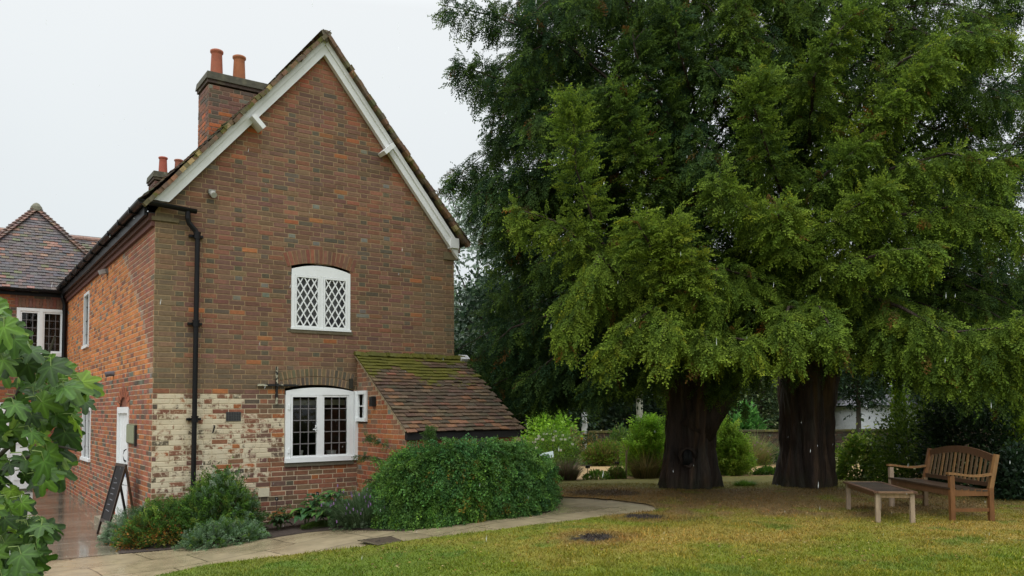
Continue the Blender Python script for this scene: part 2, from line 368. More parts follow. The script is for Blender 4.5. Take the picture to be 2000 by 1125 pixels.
# kneeler at the right eaves
g.bx(4.80, 5.10, -.03, .0, 4.52, 4.66, col=OLV); g.bx(4.92, 5.12, -.045, 0, 4.66, 4.78, col=RED)
g.bx(-.05, .32, -.03, 0, 4.60, 4.66, col=OLV)
# reveals of the window openings
for (x0, x1, z0, z1) in ((2.02, 3.02, 3.13, 4.2), (1.93, 3.085, 1.03, 2.24)):
    for x in (x0, x1): g.add([(x, 0, z0), (x, .14, z0), (x, .14, z1), (x, 0, z1)], [(0, 1, 2, 3)], col=PUR2)
g.build('gable_wall', [M_brick, M_mortar], house)

s_ = NM()
def sholes(z):
    h = []
    if z < 1.92: h.append((1.72, 2.72))
    elif z < 2.12: 
        w = .5 * math.sqrt(max(0, 1 - ((z - 1.92) / .2) ** 2)); h.append((2.22 - w, 2.22 + w))
    if .86 < z < 1.93: h.append((5.75, 6.9))
    if 3.2 < z < 4.36: h.append((6.25, 7.0))
    return h
brick_face(s_, (0, 0, 0), (0, 1, 0), (-1, 0, 0), -.15, 4.65, lambda z: (0, 9.9), sholes, side_col, hdr=1, seed=2, mortar=(.47, .37, .26))
s_.bx(-.05, 0, 0, 9.9, 4.52, 4.60, col=(.12, .05, .04)); s_.bx(-.09, 0, 0, 9.9, 4.60, 4.70, col=(.09, .04, .03))
# round red arch above the side door
for i in range(9):
    a0, a1 = math.pi * (i / 9 + .01), math.pi * ((i + 1) / 9 - .01)
    P = lambda a, r, d: (-d, 2.22 - math.cos(a) * r, 1.9 + math.sin(a) * r * .62)
    F = [P(a0, .30, .012), P(a1, .30, .012), P(a1, .58, .012), P(a0, .58, .012)]
    s_.add(F, [(3, 2, 1, 0)], col=pick(rb, [(1, (.33, .10, .045))]))
s_.add([(.02, 1.72, 1.88), (.02, 2.72, 1.88), (.02, 2.72, 2.14), (.02, 1.72, 2.14)], [(0, 3, 2, 1)], col=(.22, .08, .045))
for (y0, y1, z0, z1) in ((1.72, 2.72, -.1, 1.92), (5.75, 6.9, .86, 1.93), (6.25, 7.0, 3.2, 4.36)):
    for y in (y0, y1): s_.add([(0, y, z0), (.12, y, z0), (.12, y, z1), (0, y, z1)], [(0, 1, 2, 3)], col=(.25, .1, .06))
    s_.add([(0, y0, z1), (.12, y0, z1), (.12, y1, z1), (0, y1, z1)], [(0, 1, 2, 3)], col=(.1, .05, .03))
s_.build('side_wall', [M_brick, M_mortar], house)
bw = NM()     # hidden right and rear walls
bw.add([(HX, 0, -.2), (HX, 12, -.2), (HX, 12, 4.75), (HX, 0, 4.75)], [(0, 1, 2, 3)], col=OLV)
bw.add([(0, 12, -.2), (HX, 12, -.2), (HX, 12, 4.75), (AP, 12, 7.7), (0, 12, 4.75)], [(0, 1, 2, 4)], [(4, 2, 3)], col=OLV)
bw.add([(0, 9.9, -.2), (0, 12, -.2), (0, 12, 4.7), (0, 9.9, 4.7)], [(0, 1, 2, 3)], col=OLV)
bw.build('rear_wall', [M_brick, M_mortar], house)

# ---- tiles
def tile_plane(nm, O, U, V, Nn, inside, ulen, vlen, colf, seed=0, tw=.165, gauge=.10, th=.013, sag=None, paintf=None, u0=0.0, thick_edge=True):
    """rows of plain tiles: U along the eaves, V up the slope, N out of the roof"""
    r = np.random.default_rng(seed); O = A(*O); U = unit(A(*U)); V = unit(A(*V)); Nn = unit(A(*Nn))
    rows = int(vlen / gauge)
    for k in range(rows + 1):
        v = k * gauge - .03; x = u0 - (k % 2) * tw / 2
        wob = (sag(k) if sag else 0)
        while x < ulen:
            um = x + tw / 2
            if inside(um, v + .08):
                x0 = max(x + .002, u0); x1 = min(x + tw - .002, ulen)
                if x1 - x0 > .03:
                    dn = r.normal(0, .0035); dv = r.normal(0, .006); tilt = r.normal(0, .003)
                    wv = (.016 * (fbm(um, v, .8, seed + 5) - .5) * 2) + wob
                    v0 = v + dv; v1 = v + gauge + .05
                    c_ = colf(um, v, r); pt = paintf(um, v, r) if paintf else 0
                    lo = th * 1.9 + dn + wv; hi = .002 + wv
                    P = [O + U * x0 + V * v0 + Nn * (lo + tilt), O + U * x1 + V * v0 + Nn * (lo - tilt), O + U * x1 + V * v1 + Nn * hi, O + U * x0 + V * v1 + Nn * hi]
                    Q = [P[0] - Nn * th, P[1] - Nn * th, P[2] - Nn * th, P[3] - Nn * th]
                    nm.add(P + Q, [(0, 1, 2, 3), (4, 5, 1, 0), (4, 0, 3, 7), (5, 6, 2, 1)], col=c_, paint=pt)
            x += tw
rt = NM()
def rc(u, v, r): return pick(r, [(4, (.10, .065, .045)), (3, (.075, .06, .045)), (2, (.15, .085, .055)), (1.6, (.085, .085, .045)), (1, (.22, .18, .10))])
def rpt(u, v, r): return .25 + r.uniform(0, .3) * (u < .8) - .1 * (u > 1.5)
RS = unit(A(AP + .20, 0, 7.955 - 4.86)); RL = math.hypot(AP + .20, 7.955 - 4.86)
nl = A(-RS[2], 0, RS[0])
tile_plane(rt, (-.20, -.18, 4.86), (0, 1, 0), RS, nl, lambda u, v: True, 12.2, RL - .02, rc, 3, paintf=rpt)
RS2 = A(-RS[0], 0, RS[2])
tile_plane(rt, (HX + .22, -.18, 4.85), (0, 1, 0), RS2, (RS[2], 0, RS[0]), lambda u, v: True, 12.2, RL - .02, rc, 4, paintf=rpt)
# boarding under the tiles
for sx, x0, in ((1, -.14), (-1, HX + .16)):
    a = A(x0, -.15, 4.775); b = A(AP, -.15, 7.92)
    if sx < 0: a[0] = x0
    rt.add([a, a + A(0, 12.2, 0), b + A(0, 12.2, 0), b], [(0, 1, 2, 3)], col=(.03, .025, .02))
    # mortar bedding and second tile course along the verge
    n_ = 46
    for i in range(n_):
        p = a + (b - a) * (i + .2) / n_; d = unit(b - a); nn_ = A(-d[2] * sx, 0, d[0] * sx) if sx > 0 else A(-d[2] * sx, 0, abs(d[0]))
        rt.box(p + A(0, -.005, 0) + nn_ * (.024 + rb.normal(0, .006)), .05, .06 + rb.normal(0, .008), .030, ax=(d, A(0, 1, 0), nn_), col=rc(0, 0, rb) * A(1.5, 1.35, 1.1), paint=rpt(0, 0, rb))
# ridge tiles
for i in range(27):
    y = -.17 + i * .45; z = 7.97 + rb.normal(0, .006); n_ = 8; P = []
    for yy in (y, y + .44):
        for a_ in np.linspace(-.62, .62, n_): P.append((AP + math.sin(a_) * .16, yy, z - .075 + math.cos(a_) * .13))
    rt.add(P, [(j, j + 1, n_ + j + 1, n_ + j) for j in range(n_ - 1)], col=(.12, .085, .05), paint=.2)
rt.add([(AP + math.sin(a_) * .16, -.17, 7.895 + math.cos(a_) * .13) for a_ in np.linspace(-.62, .62, 8)] + [(AP, -.17, 7.80)], None,
       [(j, j + 1, 8) for j in range(7)], col=(.14, .12, .08))
rt.build('roof', [M_mosstile], house)

# ---- barge boards, purlin ends
def barge(sx):
    b = NM(); x0, zt = (-.07, 4.855) if sx > 0 else (HX + .03, 4.80)
    top0 = A(x0, 0, zt); top1 = A(AP, 0, 7.90); d = unit(top1 - top0); dn = A(0, 0, -1)
    for (y, ya, w0, w1) in ((-.105, -.02, 0, .26), (-.13, -.105, -.012, .10)):
        P = [top0 - A(0, 0, w0), top1 - A(0, 0, w0), top1 - A(0, 0, w1), top0 - A(0, 0, w1)]
        if sx > 0:      # cut level where the board meets the gutter
            gsl = (7.90 - zt) / (AP - x0); P[0] = A(x0 + (4.87 + w0 - zt) / gsl, 0, 4.87); P[3] = A(x0 + (4.87 + w1 - zt) / gsl, 0, 4.87)
        Pf = [p + A(0, y, 0) for p in P]; Pb = [p + A(0, ya, 0) for p in P]
        b.add(Pf + Pb, [(0, 1, 2, 3), (0, 4, 5, 1), (3, 2, 6, 7), (0, 3, 7, 4)])
    if sx < 0: b.bx(4.885, 5.05, -.135, -.01, 4.72, 4.90)
    return b.build('barge_board', M_white, house)
barge(1); barge(-1)
for (x, z, s) in ((1.46, 6.24, 1), (3.57, 6.22, -1)):
    b = NM(); d = unit(A(.75 * s, 0, -.75)); n_ = A(.7 * s, 0, .7)
    b.box(A(x - .05 * s, -.13, z + .03), .035, .12, .12, ax=(unit(n_), A(0, 1, 0), d)); b.build('purlin_end', M_white, house)

# ---- gutters and downpipes
gt = NM()
def half_round(nm, a, b, r=.055):
    a = A(*a); b = A(*b); d = unit(b - a); sd = unit(np.cross(d, (0, 0, 1))); n_ = 9; P = []
    for p in (a, b):
        for t_ in np.linspace(0, math.pi, n_): P.append(p + sd * math.cos(t_) * r - A(0, 0, 1) * math.sin(t_) * r)
    nm.add(P, [(i, i + 1, n_ + i + 1, n_ + i) for i in range(n_ - 1)]); P2 = [q + A(0, 0, .004) for q in P]
    for e_ in (0, n_): nm.add(P[e_:e_ + n_], None, [(0, i, i + 1) for i in range(1, n_ - 1)])
half_round(gt, (-.20, -.16, 4.85), (-.20, 9.85, 4.85), .065)
half_round(gt, (-.24, -.12, 4.85), (.54, -.12, 4.80), .058)
for y in np.arange(.5, 9.8, .95): gt.bx(-.27, -.13, y, y + .03, 4.77, 4.86)
gt.bx(-.15, -.11, 0, 9.9, 4.66, 4.80); gt.bx(-.14, 0, 0, 9.9, 4.70, 4.715)
gt.build('gutter', M_black, house)
dp = NM()
dp.tube([(.42, -.12, 4.76), (.42, -.12, 4.66), (.44, -.11, 4.60), (.53, -.10, 4.50), (.565, -.10, 4.44), (.565, -.10, 4.36)], .038, 12)
dp.tube([(.565, -.10, 4.45), (.55, -.09, 0.25)], .036, 12)
for z in (4.43, 3.13, 1.73):
    dp.tube([(.56, -.095, z - .05), (.56, -.095, z + .03)], .048, 12); dp.tube([(.56, -.095, z + .028), (.56, -.095, z + .045)], .054, 12)
    dp.bx(.46, .66, -.05, -.003, z - .02, z + .015)
dp.build('downpipe', M_black, house)
dq = NM(); dq.tube([(-.13, 9.75, 4.78), (-.13, 9.75, 4.6), (-.08, 9.78, 4.45), (-.08, 9.78, .1)], .045, 10)
for z in (4.3, 2.9, 1.5): dq.tube([(-.08, 9.78, z), (-.08, 9.78, z + .06)], .056, 10)
dq.build('downpipe', M_black, house)

# ---- windows
def arch_head(nm, x0, x1, y0, y1, zbot, curve, n=16):
    xs = np.linspace(x0, x1, n + 1); F = [(x, y0, curve(x)) for x in xs] + [(x, y0, zbot) for x in xs]
    B = [(x, y1, curve(x)) for x in xs] + [(x, y1, zbot) for x in xs]
    k = n + 1; nm.add(F + B, [(i, i + 1, k + i + 1, k + i) for i in range(n)] + [(k + i, k + i + 1, 3 * k + i + 1, 3 * k + i) for i in range(n)] + [(i, i + 1, 2 * k + i + 1, 2 * k + i) for i in range(n)])
def room(x0, x1, y0, y1, z0, z1):
    r_ = NM(); V = [(x0, y0, z0), (x1, y0, z0), (x1, y0, z1), (x0, y0, z1), (x0, y1, z0), (x1, y1, z0), (x1, y1, z1), (x0, y1, z1)]
    r_.add(V, [(4, 5, 6, 7), (0, 4, 7, 3), (1, 2, 6, 5), (0, 1, 5, 4), (3, 7, 6, 2)]); return r_
def pane_quad(x0, x1, y, z0, z1):
    p = NM(); p.add([(x0, y, z0), (x1, y, z0), (x1, y, z1), (x0, y, z1)], [(0, 1, 2, 3)]); return p
# upper window, lattice of white lozenges
w = NM()
arch_head(w, 2.022, 3.018, -.014, .06, 4.0, ua_)
w.bx(2.022, 2.075, -.014, .06, 3.16, 4.0); w.bx(2.965, 3.018, -.014, .06, 3.16, 4.0); w.bx(2.015, 3.03, -.03, .06, 3.128, 3.16)
w.bx(2.49, 2.55, -.012, .06, 3.16, 4.0)
uw = w.build('window', M_white2, house)
for (a, b) in ((2.078, 2.487), (2.553, 2.962)):
    f_ = NM(); f_.bx(a, b, -.02, .03, 3.163, 3.195); f_.bx(a, b, -.02, .03, 3.965, 3.997); f_.bx(a, a + .028, -.02, .03, 3.195, 3.965); f_.bx(b - .028, b, -.02, .03, 3.195, 3.965)
    f_.build('casement', M_white2, uw)
    l_ = NM(); x0, x1, z0, z1 = a + .028, b - .028, 3.195, 3.965; dx = (x1 - x0) / 3.0; dz = (z1 - z0) / 3.9
    for sgn in (1, -1):
        for k in range(-8, 12):
            # line x = x0 + k*dx + sgn*(z-z0)*dx/dz , clipped
            sl_ = sgn * dx / dz; xa = x0 + k * dx; pts = []
            za, zb = z0, z1
            lo, hi = sorted(((x0 - xa) / sl_ + z0, (x1 - xa) / sl_ + z0)); za = max(z0, lo); zb = min(z1, hi)
            if zb - za > .03:
                l_.beam((xa + sl_ * (za - z0), -.004 + (.003 if sgn > 0 else 0), za), (xa + sl_ * (zb - z0), -.004 + (.003 if sgn > 0 else 0), zb), .019, .012, up=(0, 1, 0))
    l_.build('lattice', M_white2, uw)
    pane_quad(a + .02, b - .02, .01, 3.18, 3.98).build('pane', M_glass, uw)
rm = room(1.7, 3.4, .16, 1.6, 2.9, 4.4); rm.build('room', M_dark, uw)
cu = NM()   # pale blinds seen behind the lozenges
for (a, b) in ((2.14, 2.20), (2.28, 2.31)): cu.bx(a, b, .1, .12, 3.2, 4.0)
cu.bx(2.05, 2.98, .3, .31, 3.38, 4.15); cu.build('curtain', mat('curtain', .9, base=(.40, .38, .37), attr=False), uw)
# lower window with leaded lights
w = NM()
arch_head(w, 1.935, 3.08, -.03, .05, 2.09, la_)
w.bx(1.935, 2.015, -.03, .05, 1.1, 2.09); w.bx(3.0, 3.08, -.03, .05, 1.1, 2.09); w.bx(1.925, 3.09, -.055, .05, 1.03, 1.10)
w.bx(2.48, 2.54, -.028, .05, 1.1, 2.09)
lw = w.build('window', M_white2, house)
for k, (a, b) in enumerate(((2.018, 2.477), (2.543, 2.997))):
    f_ = NM(); t_ = .03
    f_.bx(a, b, -.036 if k == 0 else -.02, .03, 1.103, 1.103 + t_); f_.bx(a, b, -.036 if k == 0 else -.02, .03, 2.087 - t_, 2.087)
    f_.bx(a, a + t_, -.036 if k == 0 else -.02, .03, 1.133, 2.057); f_.bx(b - t_, b, -.036 if k == 0 else -.02, .03, 1.133, 2.057)
    cs = f_.build('casement', M_white2, lw)
    ld = NM(); x0, x1, z0, z1 = a + t_, b - t_, 1.133, 2.057
    for i in (1, 2): ld.bx(x0 + (x1 - x0) * i / 3 - .007, x0 + (x1 - x0) * i / 3 + .007, -.008, .002, z0, z1)
    for i in range(1, 5): ld.bx(x0, x1, -.010, .004, z0 + (z1 - z0) * i / 5 - .007, z0 + (z1 - z0) * i / 5 + .007)
    ld.build('lead_came', M_lead, lw)
    pane_quad(a + .02, b - .02, .006, 1.12, 2.0).build('pane', M_glass, lw)
hn = NM(); hn.tube([(2.43, -.01, 1.60), (2.43, -.05, 1.60), (2.40, -.055, 1.55), (2.43, -.05, 1.50)], .009, 8); hn.bx(2.38, 2.45, -.05, -.03, 1.535, 1.55); hn.build('handle', M_white2, lw)
for z in (1.18, 1.86): hg = NM(); hg.bx(1.975, 2.0, -.048, -.03, z, z + .07); hg.build('hinge', M_white2, lw)
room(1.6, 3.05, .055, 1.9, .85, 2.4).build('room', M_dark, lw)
cb = NM(); cb.bx(2.02, 3.0, .16, .17, 1.93, 2.02); cb.build('blind', mat('blind', .8, base=(.25, .24, .15), attr=False), lw)
sb = NM(); sb.bx(1.94, 3.04, .06, .30, 1.07, 1.098, col=(.3, .28, .24)); sb.build('window_board', M_attr, lw)
def lathe(nm, c, prof, n=14, **k):
    nm.tube([(c[0], c[1], c[2] + z) for r, z in prof], [r for r, z in prof], n, **k)
cup = NM(); lathe(cup, (2.25, .13, 1.10), [(.028, 0), (.02, .01), (.02, .05), (.034, .11)], col=(.75, .74, .68))
tag(cup.build('cup', M_attr), 'small pale cup on the inside sill of the ground floor window', 'cup')
bo = NM(); lathe(bo, (2.76, .14, 1.10), [(.06, 0), (.075, .02), (.08, .08), (.086, .085), (.086, .095)], 18, col=(.7, .72, .7))
tag(bo.build('bowl', M_attr), 'white bowl on the inside sill, right light of the ground floor window', 'bowl')

# ---- iron tie cross, grille, hooks, meter box, lamps
ti = NM()
ti.bx(1.775, 1.805, -.045, -.006, 1.94, 2.53, col=(.01, .01, .01)); ti.bx(1.49, 2.13, -.055, -.012, 2.225, 2.255, col=(.01, .01, .01))
ti.tube([(1.79, -.02, 2.24), (1.79, -.075, 2.24)], .028, 8, col=(.01, .01, .01))
ti.build('wall_tie', mat('tie_paint', .5, noise=.2, n2=((.45, .42, .30), 11, .52, .58, .9)), house)
gr = NM(); gr.bx(1.03, 1.25, -.014, -.004, 1.69, 1.83, col=(.02, .02, .022))
for i in range(9): gr.bx(1.035 + i * .0245, 1.04 + i * .0245, -.02, -.014, 1.69, 1.83, col=(.09, .09, .09))
for i in range(6): gr.bx(1.03, 1.25, -.019, -.013, 1.70 + i * .024, 1.704 + i * .024, col=(.09, .09, .09))
gr.build('air_vent', M_attr, house)
hk = NM(); hk.tube([(.86, -.005, 1.63), (.855, -.04, 1.61), (.83, -.045, 1.52)], .012, 6); hk.build('hook', M_black, house)
mb_ = NM(); mb_.bx(1.52, 1.69, -.03, -.003, .53, .665, col=(.55, .50, .36)); mb_.build('cover_plate', M_attr, house)
cbl = NM(); cbl.tube([(1.70, -.01, .66), (1.705, -.012, .9), (1.69, -.012, 1.12)], .004, 5, col=(.3, .12, .05)); cbl.build('cable', M_attr, house)
hk = NM(); hk.bx(3.0, 3.06, -.05, 0, 2.20, 2.36, col=(.03, .028, .02)); hk.build('bracket', M_attr, house)
lp = NM(); lp.bx(.73, .83, -.05, 0, 5.10, 5.16, col=(.25, .25, .22)); lp.tube([(.78, -.05, 5.10), (.79, -.12, 5.06)], .045, 10, col=(.42, .42, .38)); lp.build('wall_light', M_attr, house)
lp = NM(); lp.bx(-.05, 0, 4.0, 4.14, 4.40, 4.48, col=(.2, .2, .2)); lp.box((-.10, 4.05, 4.42), .05, .06, .04, ax=(unit(A(1, 0, .4)), A(0, 1, 0), unit(A(-.4, 0, 1))), col=(.35, .35, .35)); lp.build('wall_light', M_attr, house)
lp = NM(); lp.tube([(0, 3.2, 2.51), (-.06, 3.2, 2.51), (-.14, 3.2, 2.49)], [.05, .045, .05], 10, col=(.12, .12, .14)); lp.build('wall_light', M_attr, house)
pq = NM(); pq.bx(-.035, 0, 1.08, 1.72, 1.345, 1.645, col=(.16, .17, .10)); pq.bx(-.045, -.035, 1.10, 1.70, 1.36, 1.63, col=(.24, .26, .16)); pq.bx(-.04, 0, 1.05, 1.08, 1.31, 1.63, col=(.02, .02, .02)); pq.build('notice_plaque', M_attr, house)
# ---- side door and side windows
dr = NM(); dr.bx(.02, .07, 1.80, 2.64, .10, 1.82); 
for y in (1.98, 2.16, 2.34, 2.50): dr.bx(.017, .022, y, y + .012, .12, 1.80)
sd = dr.build('door', M_white2, house)
fr = NM(); fr.bx(-.02, .09, 1.72, 1.80, .02, 1.92); fr.bx(-.02, .09, 2.64, 2.72, .02, 1.92); fr.bx(-.02, .09, 1.80, 2.64, 1.82, 1.92); fr.build('frame', M_white2, sd)
st = NM(); st.tube([(.015, 1.93, 1.24), (-.03, 1.93, 1.22), (-.05, 1.93, 1.14), (-.03, 1.93, 1.06), (.015, 1.93, 1.04)], .011, 6); st.build('handle', M_black, sd)
np_ = NM(); np_.bx(.012, .02, 1.98, 2.2, 1.02, 1.05, col=(.2, .2, .2)); np_.bx(.012, .02, 2.0, 2.14, .78, .93, col=(.25, .3, .42)); np_.build('notice', M_attr, sd)
stp = NM(); stp.bx(-.32, .05, 1.55, 2.85, -.02, .10, col=(.26, .22, .16)); stp.build('door_step', M_stone, house)
def side_window(y0, y1, z0, z1, nz, ny):
    w = NM(); t_ = .06
    w.bx(-.02, .06, y0, y0 + t_, z0, z1); w.bx(-.02, .06, y1 - t_, y1, z0, z1); w.bx(-.02, .06, y0 + t_, y1 - t_, z1 - t_, z1); w.bx(-.045, .06, y0 - .03, y1 + .03, z0 - .02, z0 + .04)
    for i in range(1, ny): yy = y0 + (y1 - y0) * i / ny; w.bx(-.01, .05, yy - .025, yy + .025, z0 + .04, z1 - t_)
    o = w.build('window', M_white2, house); p = NM(); p.add([(.03, y0 + .03, z0), (.03, y1 - .03, z0), (.03, y1 - .03, z1 - .03), (.03, y0 + .03, z1 - .03)], [(0, 3, 2, 1)]); p.build('pane', M_glass, o)
    l_ = NM()
    for i in range(1, nz): zz = z0 + (z1 - z0) * i / nz; l_.bx(.018, .028, y0 + t_, y1 - t_, zz - .006, zz + .006)
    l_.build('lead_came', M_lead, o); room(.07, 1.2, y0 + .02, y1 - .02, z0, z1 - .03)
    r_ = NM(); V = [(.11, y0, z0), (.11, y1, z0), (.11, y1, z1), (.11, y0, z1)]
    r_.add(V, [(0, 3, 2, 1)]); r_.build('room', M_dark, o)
side_window(6.25, 7.0, 3.2, 4.36, 4, 1); side_window(5.75, 6.9, .86, 1.93, 4, 2)

# ---- chimneys
def chimney(x0, x1, y0, y1, z0, z1, cap, pots, seed, parent=house, tone=1.0):
    c_ = NM(); r = np.random.default_rng(seed)
    def cf(u, z, hd):
        pal = [(4, (.33, .10, .035)), (3, RED), (3, PUR2), (1.5, DRK)] if z < z1 - .45 else [(4, PUR2), (3, DRK), (2, RED), (.5, BLU)]
        return pick(r, pal) * tone, 0
    brick_face(c_, (x0, y0, 0), (1, 0, 0), (0, -1, 0), z0, z1, lambda z: (0, x1 - x0), lambda z: [], cf, hdr=1, seed=seed, mortar=(.25, .17, .12))
    brick_face(c_, (x0, y0, 0), (0, 1, 0), (-1, 0, 0), z0, z1, lambda z: (0, y1 - y0), lambda z: [], cf, hdr=1, seed=seed + 1, mortar=(.25, .17, .12))
    c_.add([(x1, y0, z0), (x1, y1, z0), (x1, y1, z1), (x1, y0, z1)], [(0, 1, 2, 3)], col=PUR2)
    c_.add([(x0, y1, z0), (x1, y1, z0), (x1, y1, z1), (x0, y1, z1)], [(0, 1, 2, 3)], col=PUR2)
    o = c_.build('chimney', [M_brick, M_mortar], parent)
    k = NM(); h, ov = cap
    k.box(((x0 + x1) / 2, (y0 + y1) / 2, z1 + .03), (x1 - x0) / 2 + ov * .5, (y1 - y0) / 2 + ov * .5, .03, col=(.07, .05, .04))
    k.box(((x0 + x1) / 2, (y0 + y1) / 2, z1 + .06 + h / 2), (x1 - x0) / 2 + ov, (y1 - y0) / 2 + ov, h / 2, col=(.075, .072, .05), taper=.97)
    k.build('chimney_cap', M_stone, o)
    for (x, y, r_, hh, cc) in pots:
        p = NM(); zb = z1 + .05 + h
        lathe(p, (x, y, zb), [(r_ * 1.1, 0), (r_ * 1.08, hh * .3), (r_ * .95, hh * .86), (r_ * .97, hh * .88), (r_ * 1.16, hh * .92), (r_ * 1.16, hh * .98), (r_ * .98, hh), (r_ * .8, hh), (r_ * .75, hh * .8)], 20, col=cc, cap=False)
        p.add([(x - r_ * .7, y - r_ * .7, zb + hh * .8), (x + r_ * .7, y - r_ * .7, zb + hh * .8), (x + r_ * .7, y + r_ * .7, zb + hh * .8), (x - r_ * .7, y + r_ * .7, zb + hh * .8)], [(0, 1, 2, 3)], col=(.01, .01, .01))
        p.build('chimney_pot', M_pot, o, smooth=True)
chimney(1.22, 2.40, 1.95, 2.62, 5.9, 7.58, (.13, .05), [(1.44, 2.28, .098, .56, (.34, .10, .05)), (1.84, 2.28, .102, .55, (.34, .12, .045)), (2.235, 2.2, .07, .1, (.03, .03, .03))], 31)
chimney(1.56, 2.6, 8.0, 8.7, 5.9, 7.36, (.14, .05), [(1.80, 8.3, .092, .46, (.36, .09, .055)), (2.16, 8.3, .092, .46, (.28, .10, .06))], 41, tone=.7)

# ---- lean-to
lt = NM()
def lcol(u, z, hd):
    c_ = pick(rb, [(6, (.34, .115, .045)), (4, (.28, .095, .045)), (1.3, PUR), (1, BRN), (.4, BLU)])
    if z < .5: c_ = c_ * .5 + A(.04, .045, .02)
    if z > 2.0 or (1.45 < z and u > 1.25): c_ = c_ * .55 + A(.09, .06, .04)
    return c_, .2 * sstep(.8, .3, z)
lx0 = 3.15
lspan = lambda z: (0, 1.72 if z <= 1.5 else max(.03, 1.72 - (z - 1.5) / (1.2) * 1.70))
lholes = lambda z: [(0, .41)] if 1.63 < z < 2.17 else []
brick_face(lt, (lx0, 0, 0), (0, -1, 0), (-1, 0, 0), -.1, 2.7, lspan, lholes, lcol, hdr=1, seed=6, mortar=(.42, .30, .19))
brick_face(lt, (lx0, -1.72, 0), (1, 0, 0), (0, -1, 0), -.1, 1.475, lambda z: (0, 1.95), lambda z: [], lcol, hdr=1, seed=7, mortar=(.42, .30, .19))
lt.add([(5.1, 0, -.1), (5.1, -1.72, -.1), (5.1, -1.72, 1.5), (5.1, 0, 2.7)], [(0, 1, 2, 3)], col=RED)
lt.build('lean_to_wall', [M_brick, M_mortar], house)
lr = NM()
LV = A(0, 1.83, 1.24); LL = np.linalg.norm(LV)
def lc(u, v, r):
    t_ = v / LL
    return pick(r, [(4, (.080, .050, .030)), (3, (.062, .046, .028)), (1.2 * (1.25 - t_), (.14, .07, .035)), (1, (.12, .085, .05))])
def lpnt(u, v, r):
    t_ = v / LL; e_ = .35 * fbm(u, v, 2.4, 77) + .65 * sstep(.38, .66, fbm(u, v, 3.2, 79))
    return .50 * sstep(.86, .97, t_) + .56 * sstep(.42, .92, t_) * e_ + .34 * e_ * sstep(.2, .6, t_) + .12 + (.12 if abs(t_ - .5) < .14 and abs(u - .75) < .35 else 0)
sagf = lambda k: 0
tile_plane(lr, (3.10, -1.83, 1.525), (1, 0, 0), LV, (0, -LV[2], LV[1]), lambda u, v: u < 2.13, 2.13, LL, lc, 8, paintf=lpnt, gauge=.098, th=.015)
lr.add([(3.11, -1.80, 1.50), (5.2, -1.80, 1.50), (5.2, 0, 2.73), (3.11, 0, 2.73)], [(0, 1, 2, 3)], col=(.02, .015, .012))
# verge tiles on edge and moss ridge against the wall
for i in range(26):
    p = A(3.115, -1.80, 1.53) + A(0, 1.80, 1.22) * (i + .3) / 26; d = unit(LV); lr.box(p, .02, .04, .010, ax=(A(1, 0, 0), d, unit(A(0, -LV[2], LV[1]))), col=(.22, .17, .10))
for i in range(30):
    x = 3.13 + i * .07; lr.box((x, -.04, 2.775 + rb.normal(0, .006)), .045, .045, .028 + rb.uniform(0, .012), col=(.10, .10, .02), paint=.6, ax=(unit(A(1, rb.normal(0, .1), 0)), A(0, 1, 0), unit(A(0, .35, 1))))
lr.box((5.19, -.06, 2.76), .09, .07, .03, ax=(A(1, 0, 0), unit(LV), unit(A(0, -1, 1.3))), col=(.45, .45, .45))
lr.build('lean_to_roof', [M_mosstile], house)
fb = NM(); fb.bx(3.13, 5.18, -1.80, -1.73, 1.40, 1.50, col=(.012, .01, .01)); fb.build('fascia', M_attr, house)
w = NM()
w.bx(3.105, 3.15, -.40, -.02, 1.66, 1.72); w.bx(3.115, 3.15, -.40, -.02, 2.10, 2.16); w.bx(3.12, 3.15, -.10, -.02, 1.72, 2.10); w.bx(3.12, 3.15, -.40, -.33, 1.72, 2.10)
w.bx(3.14, 3.17, -.33, -.30, 1.72, 2.1); w.bx(3.14, 3.17, -.33, -.1, 1.90, 1.92); w.bx(3.088, 3.15, -.05, .0, 1.03, 2.16)
sw = w.build('window', M_white2, house); p = NM(); p.add([(3.175, -.40, 1.7), (3.175, -.05, 1.7), (3.175, -.05, 2.12), (3.175, -.40, 2.12)], [(0, 1, 2, 3)]); p.build('pane', M_glass, sw)
p = NM(); p.bx(3.3, 3.32, -.5, 0, 1.6, 2.2, col=(.1, .09, .08)); p.build('room', M_attr, sw)
lp = NM(); lp.bx(3.07, 3.145, -.73, -.63, 1.90, 2.05, col=(.008, .008, .008)); lp.bx(3.09, 3.13, -.71, -.65, 2.05, 2.06, col=(.03, .03, .03)); lp.build('wall_light', M_attr, house)

# ------------------------------------------------------------------ rear wing
wing = thing('brick_wing', (-1, 9.9, 0), 'lower brick wing with hipped tiled roof behind the fig tree', 'house')
wl = NM()
def wcol(u, z, hd):
    c_ = pick(rb, [(5, (.30, .10, .04)), (4, RED), (2, PUR), (1.4, DRK), (1, ORG)]); return c_ * (.75 + .4 * fbm(u, z, 1.2, 31)), 0
WW = (-1.06, -.06, 3.2, 4.32)
def wholes(z):
    h = []
    if 3.2 < z < 4.32: h.append((3.24, 4.24))
    if z < 2.1: h.append((2.75, 3.65))
    return h
brick_face(wl, (-4.3, 9.9, 0), (1, 0, 0), (0, -1, 0), -.1, 4.7, lambda z: (0, 4.3), wholes, wcol, hdr=1, seed=9, mortar=(.27, .19, .13))
for i in range(15): wl.bx(-1.1 + i * .072, -1.04 + i * .072, 9.885, 9.9, 4.345, 4.56, col=pick(rb, [(1, (.2, .08, .05)), (1, PUR2)]))
wl.add([(-4.3, 9.9, -.1), (-4.3, 14, -.1), (-4.3, 14, 4.7), (-4.3, 9.9, 4.7)], [(0, 3, 2, 1)], col=RED)
wl.build('wall', [M_brick, M_mortar], wing)
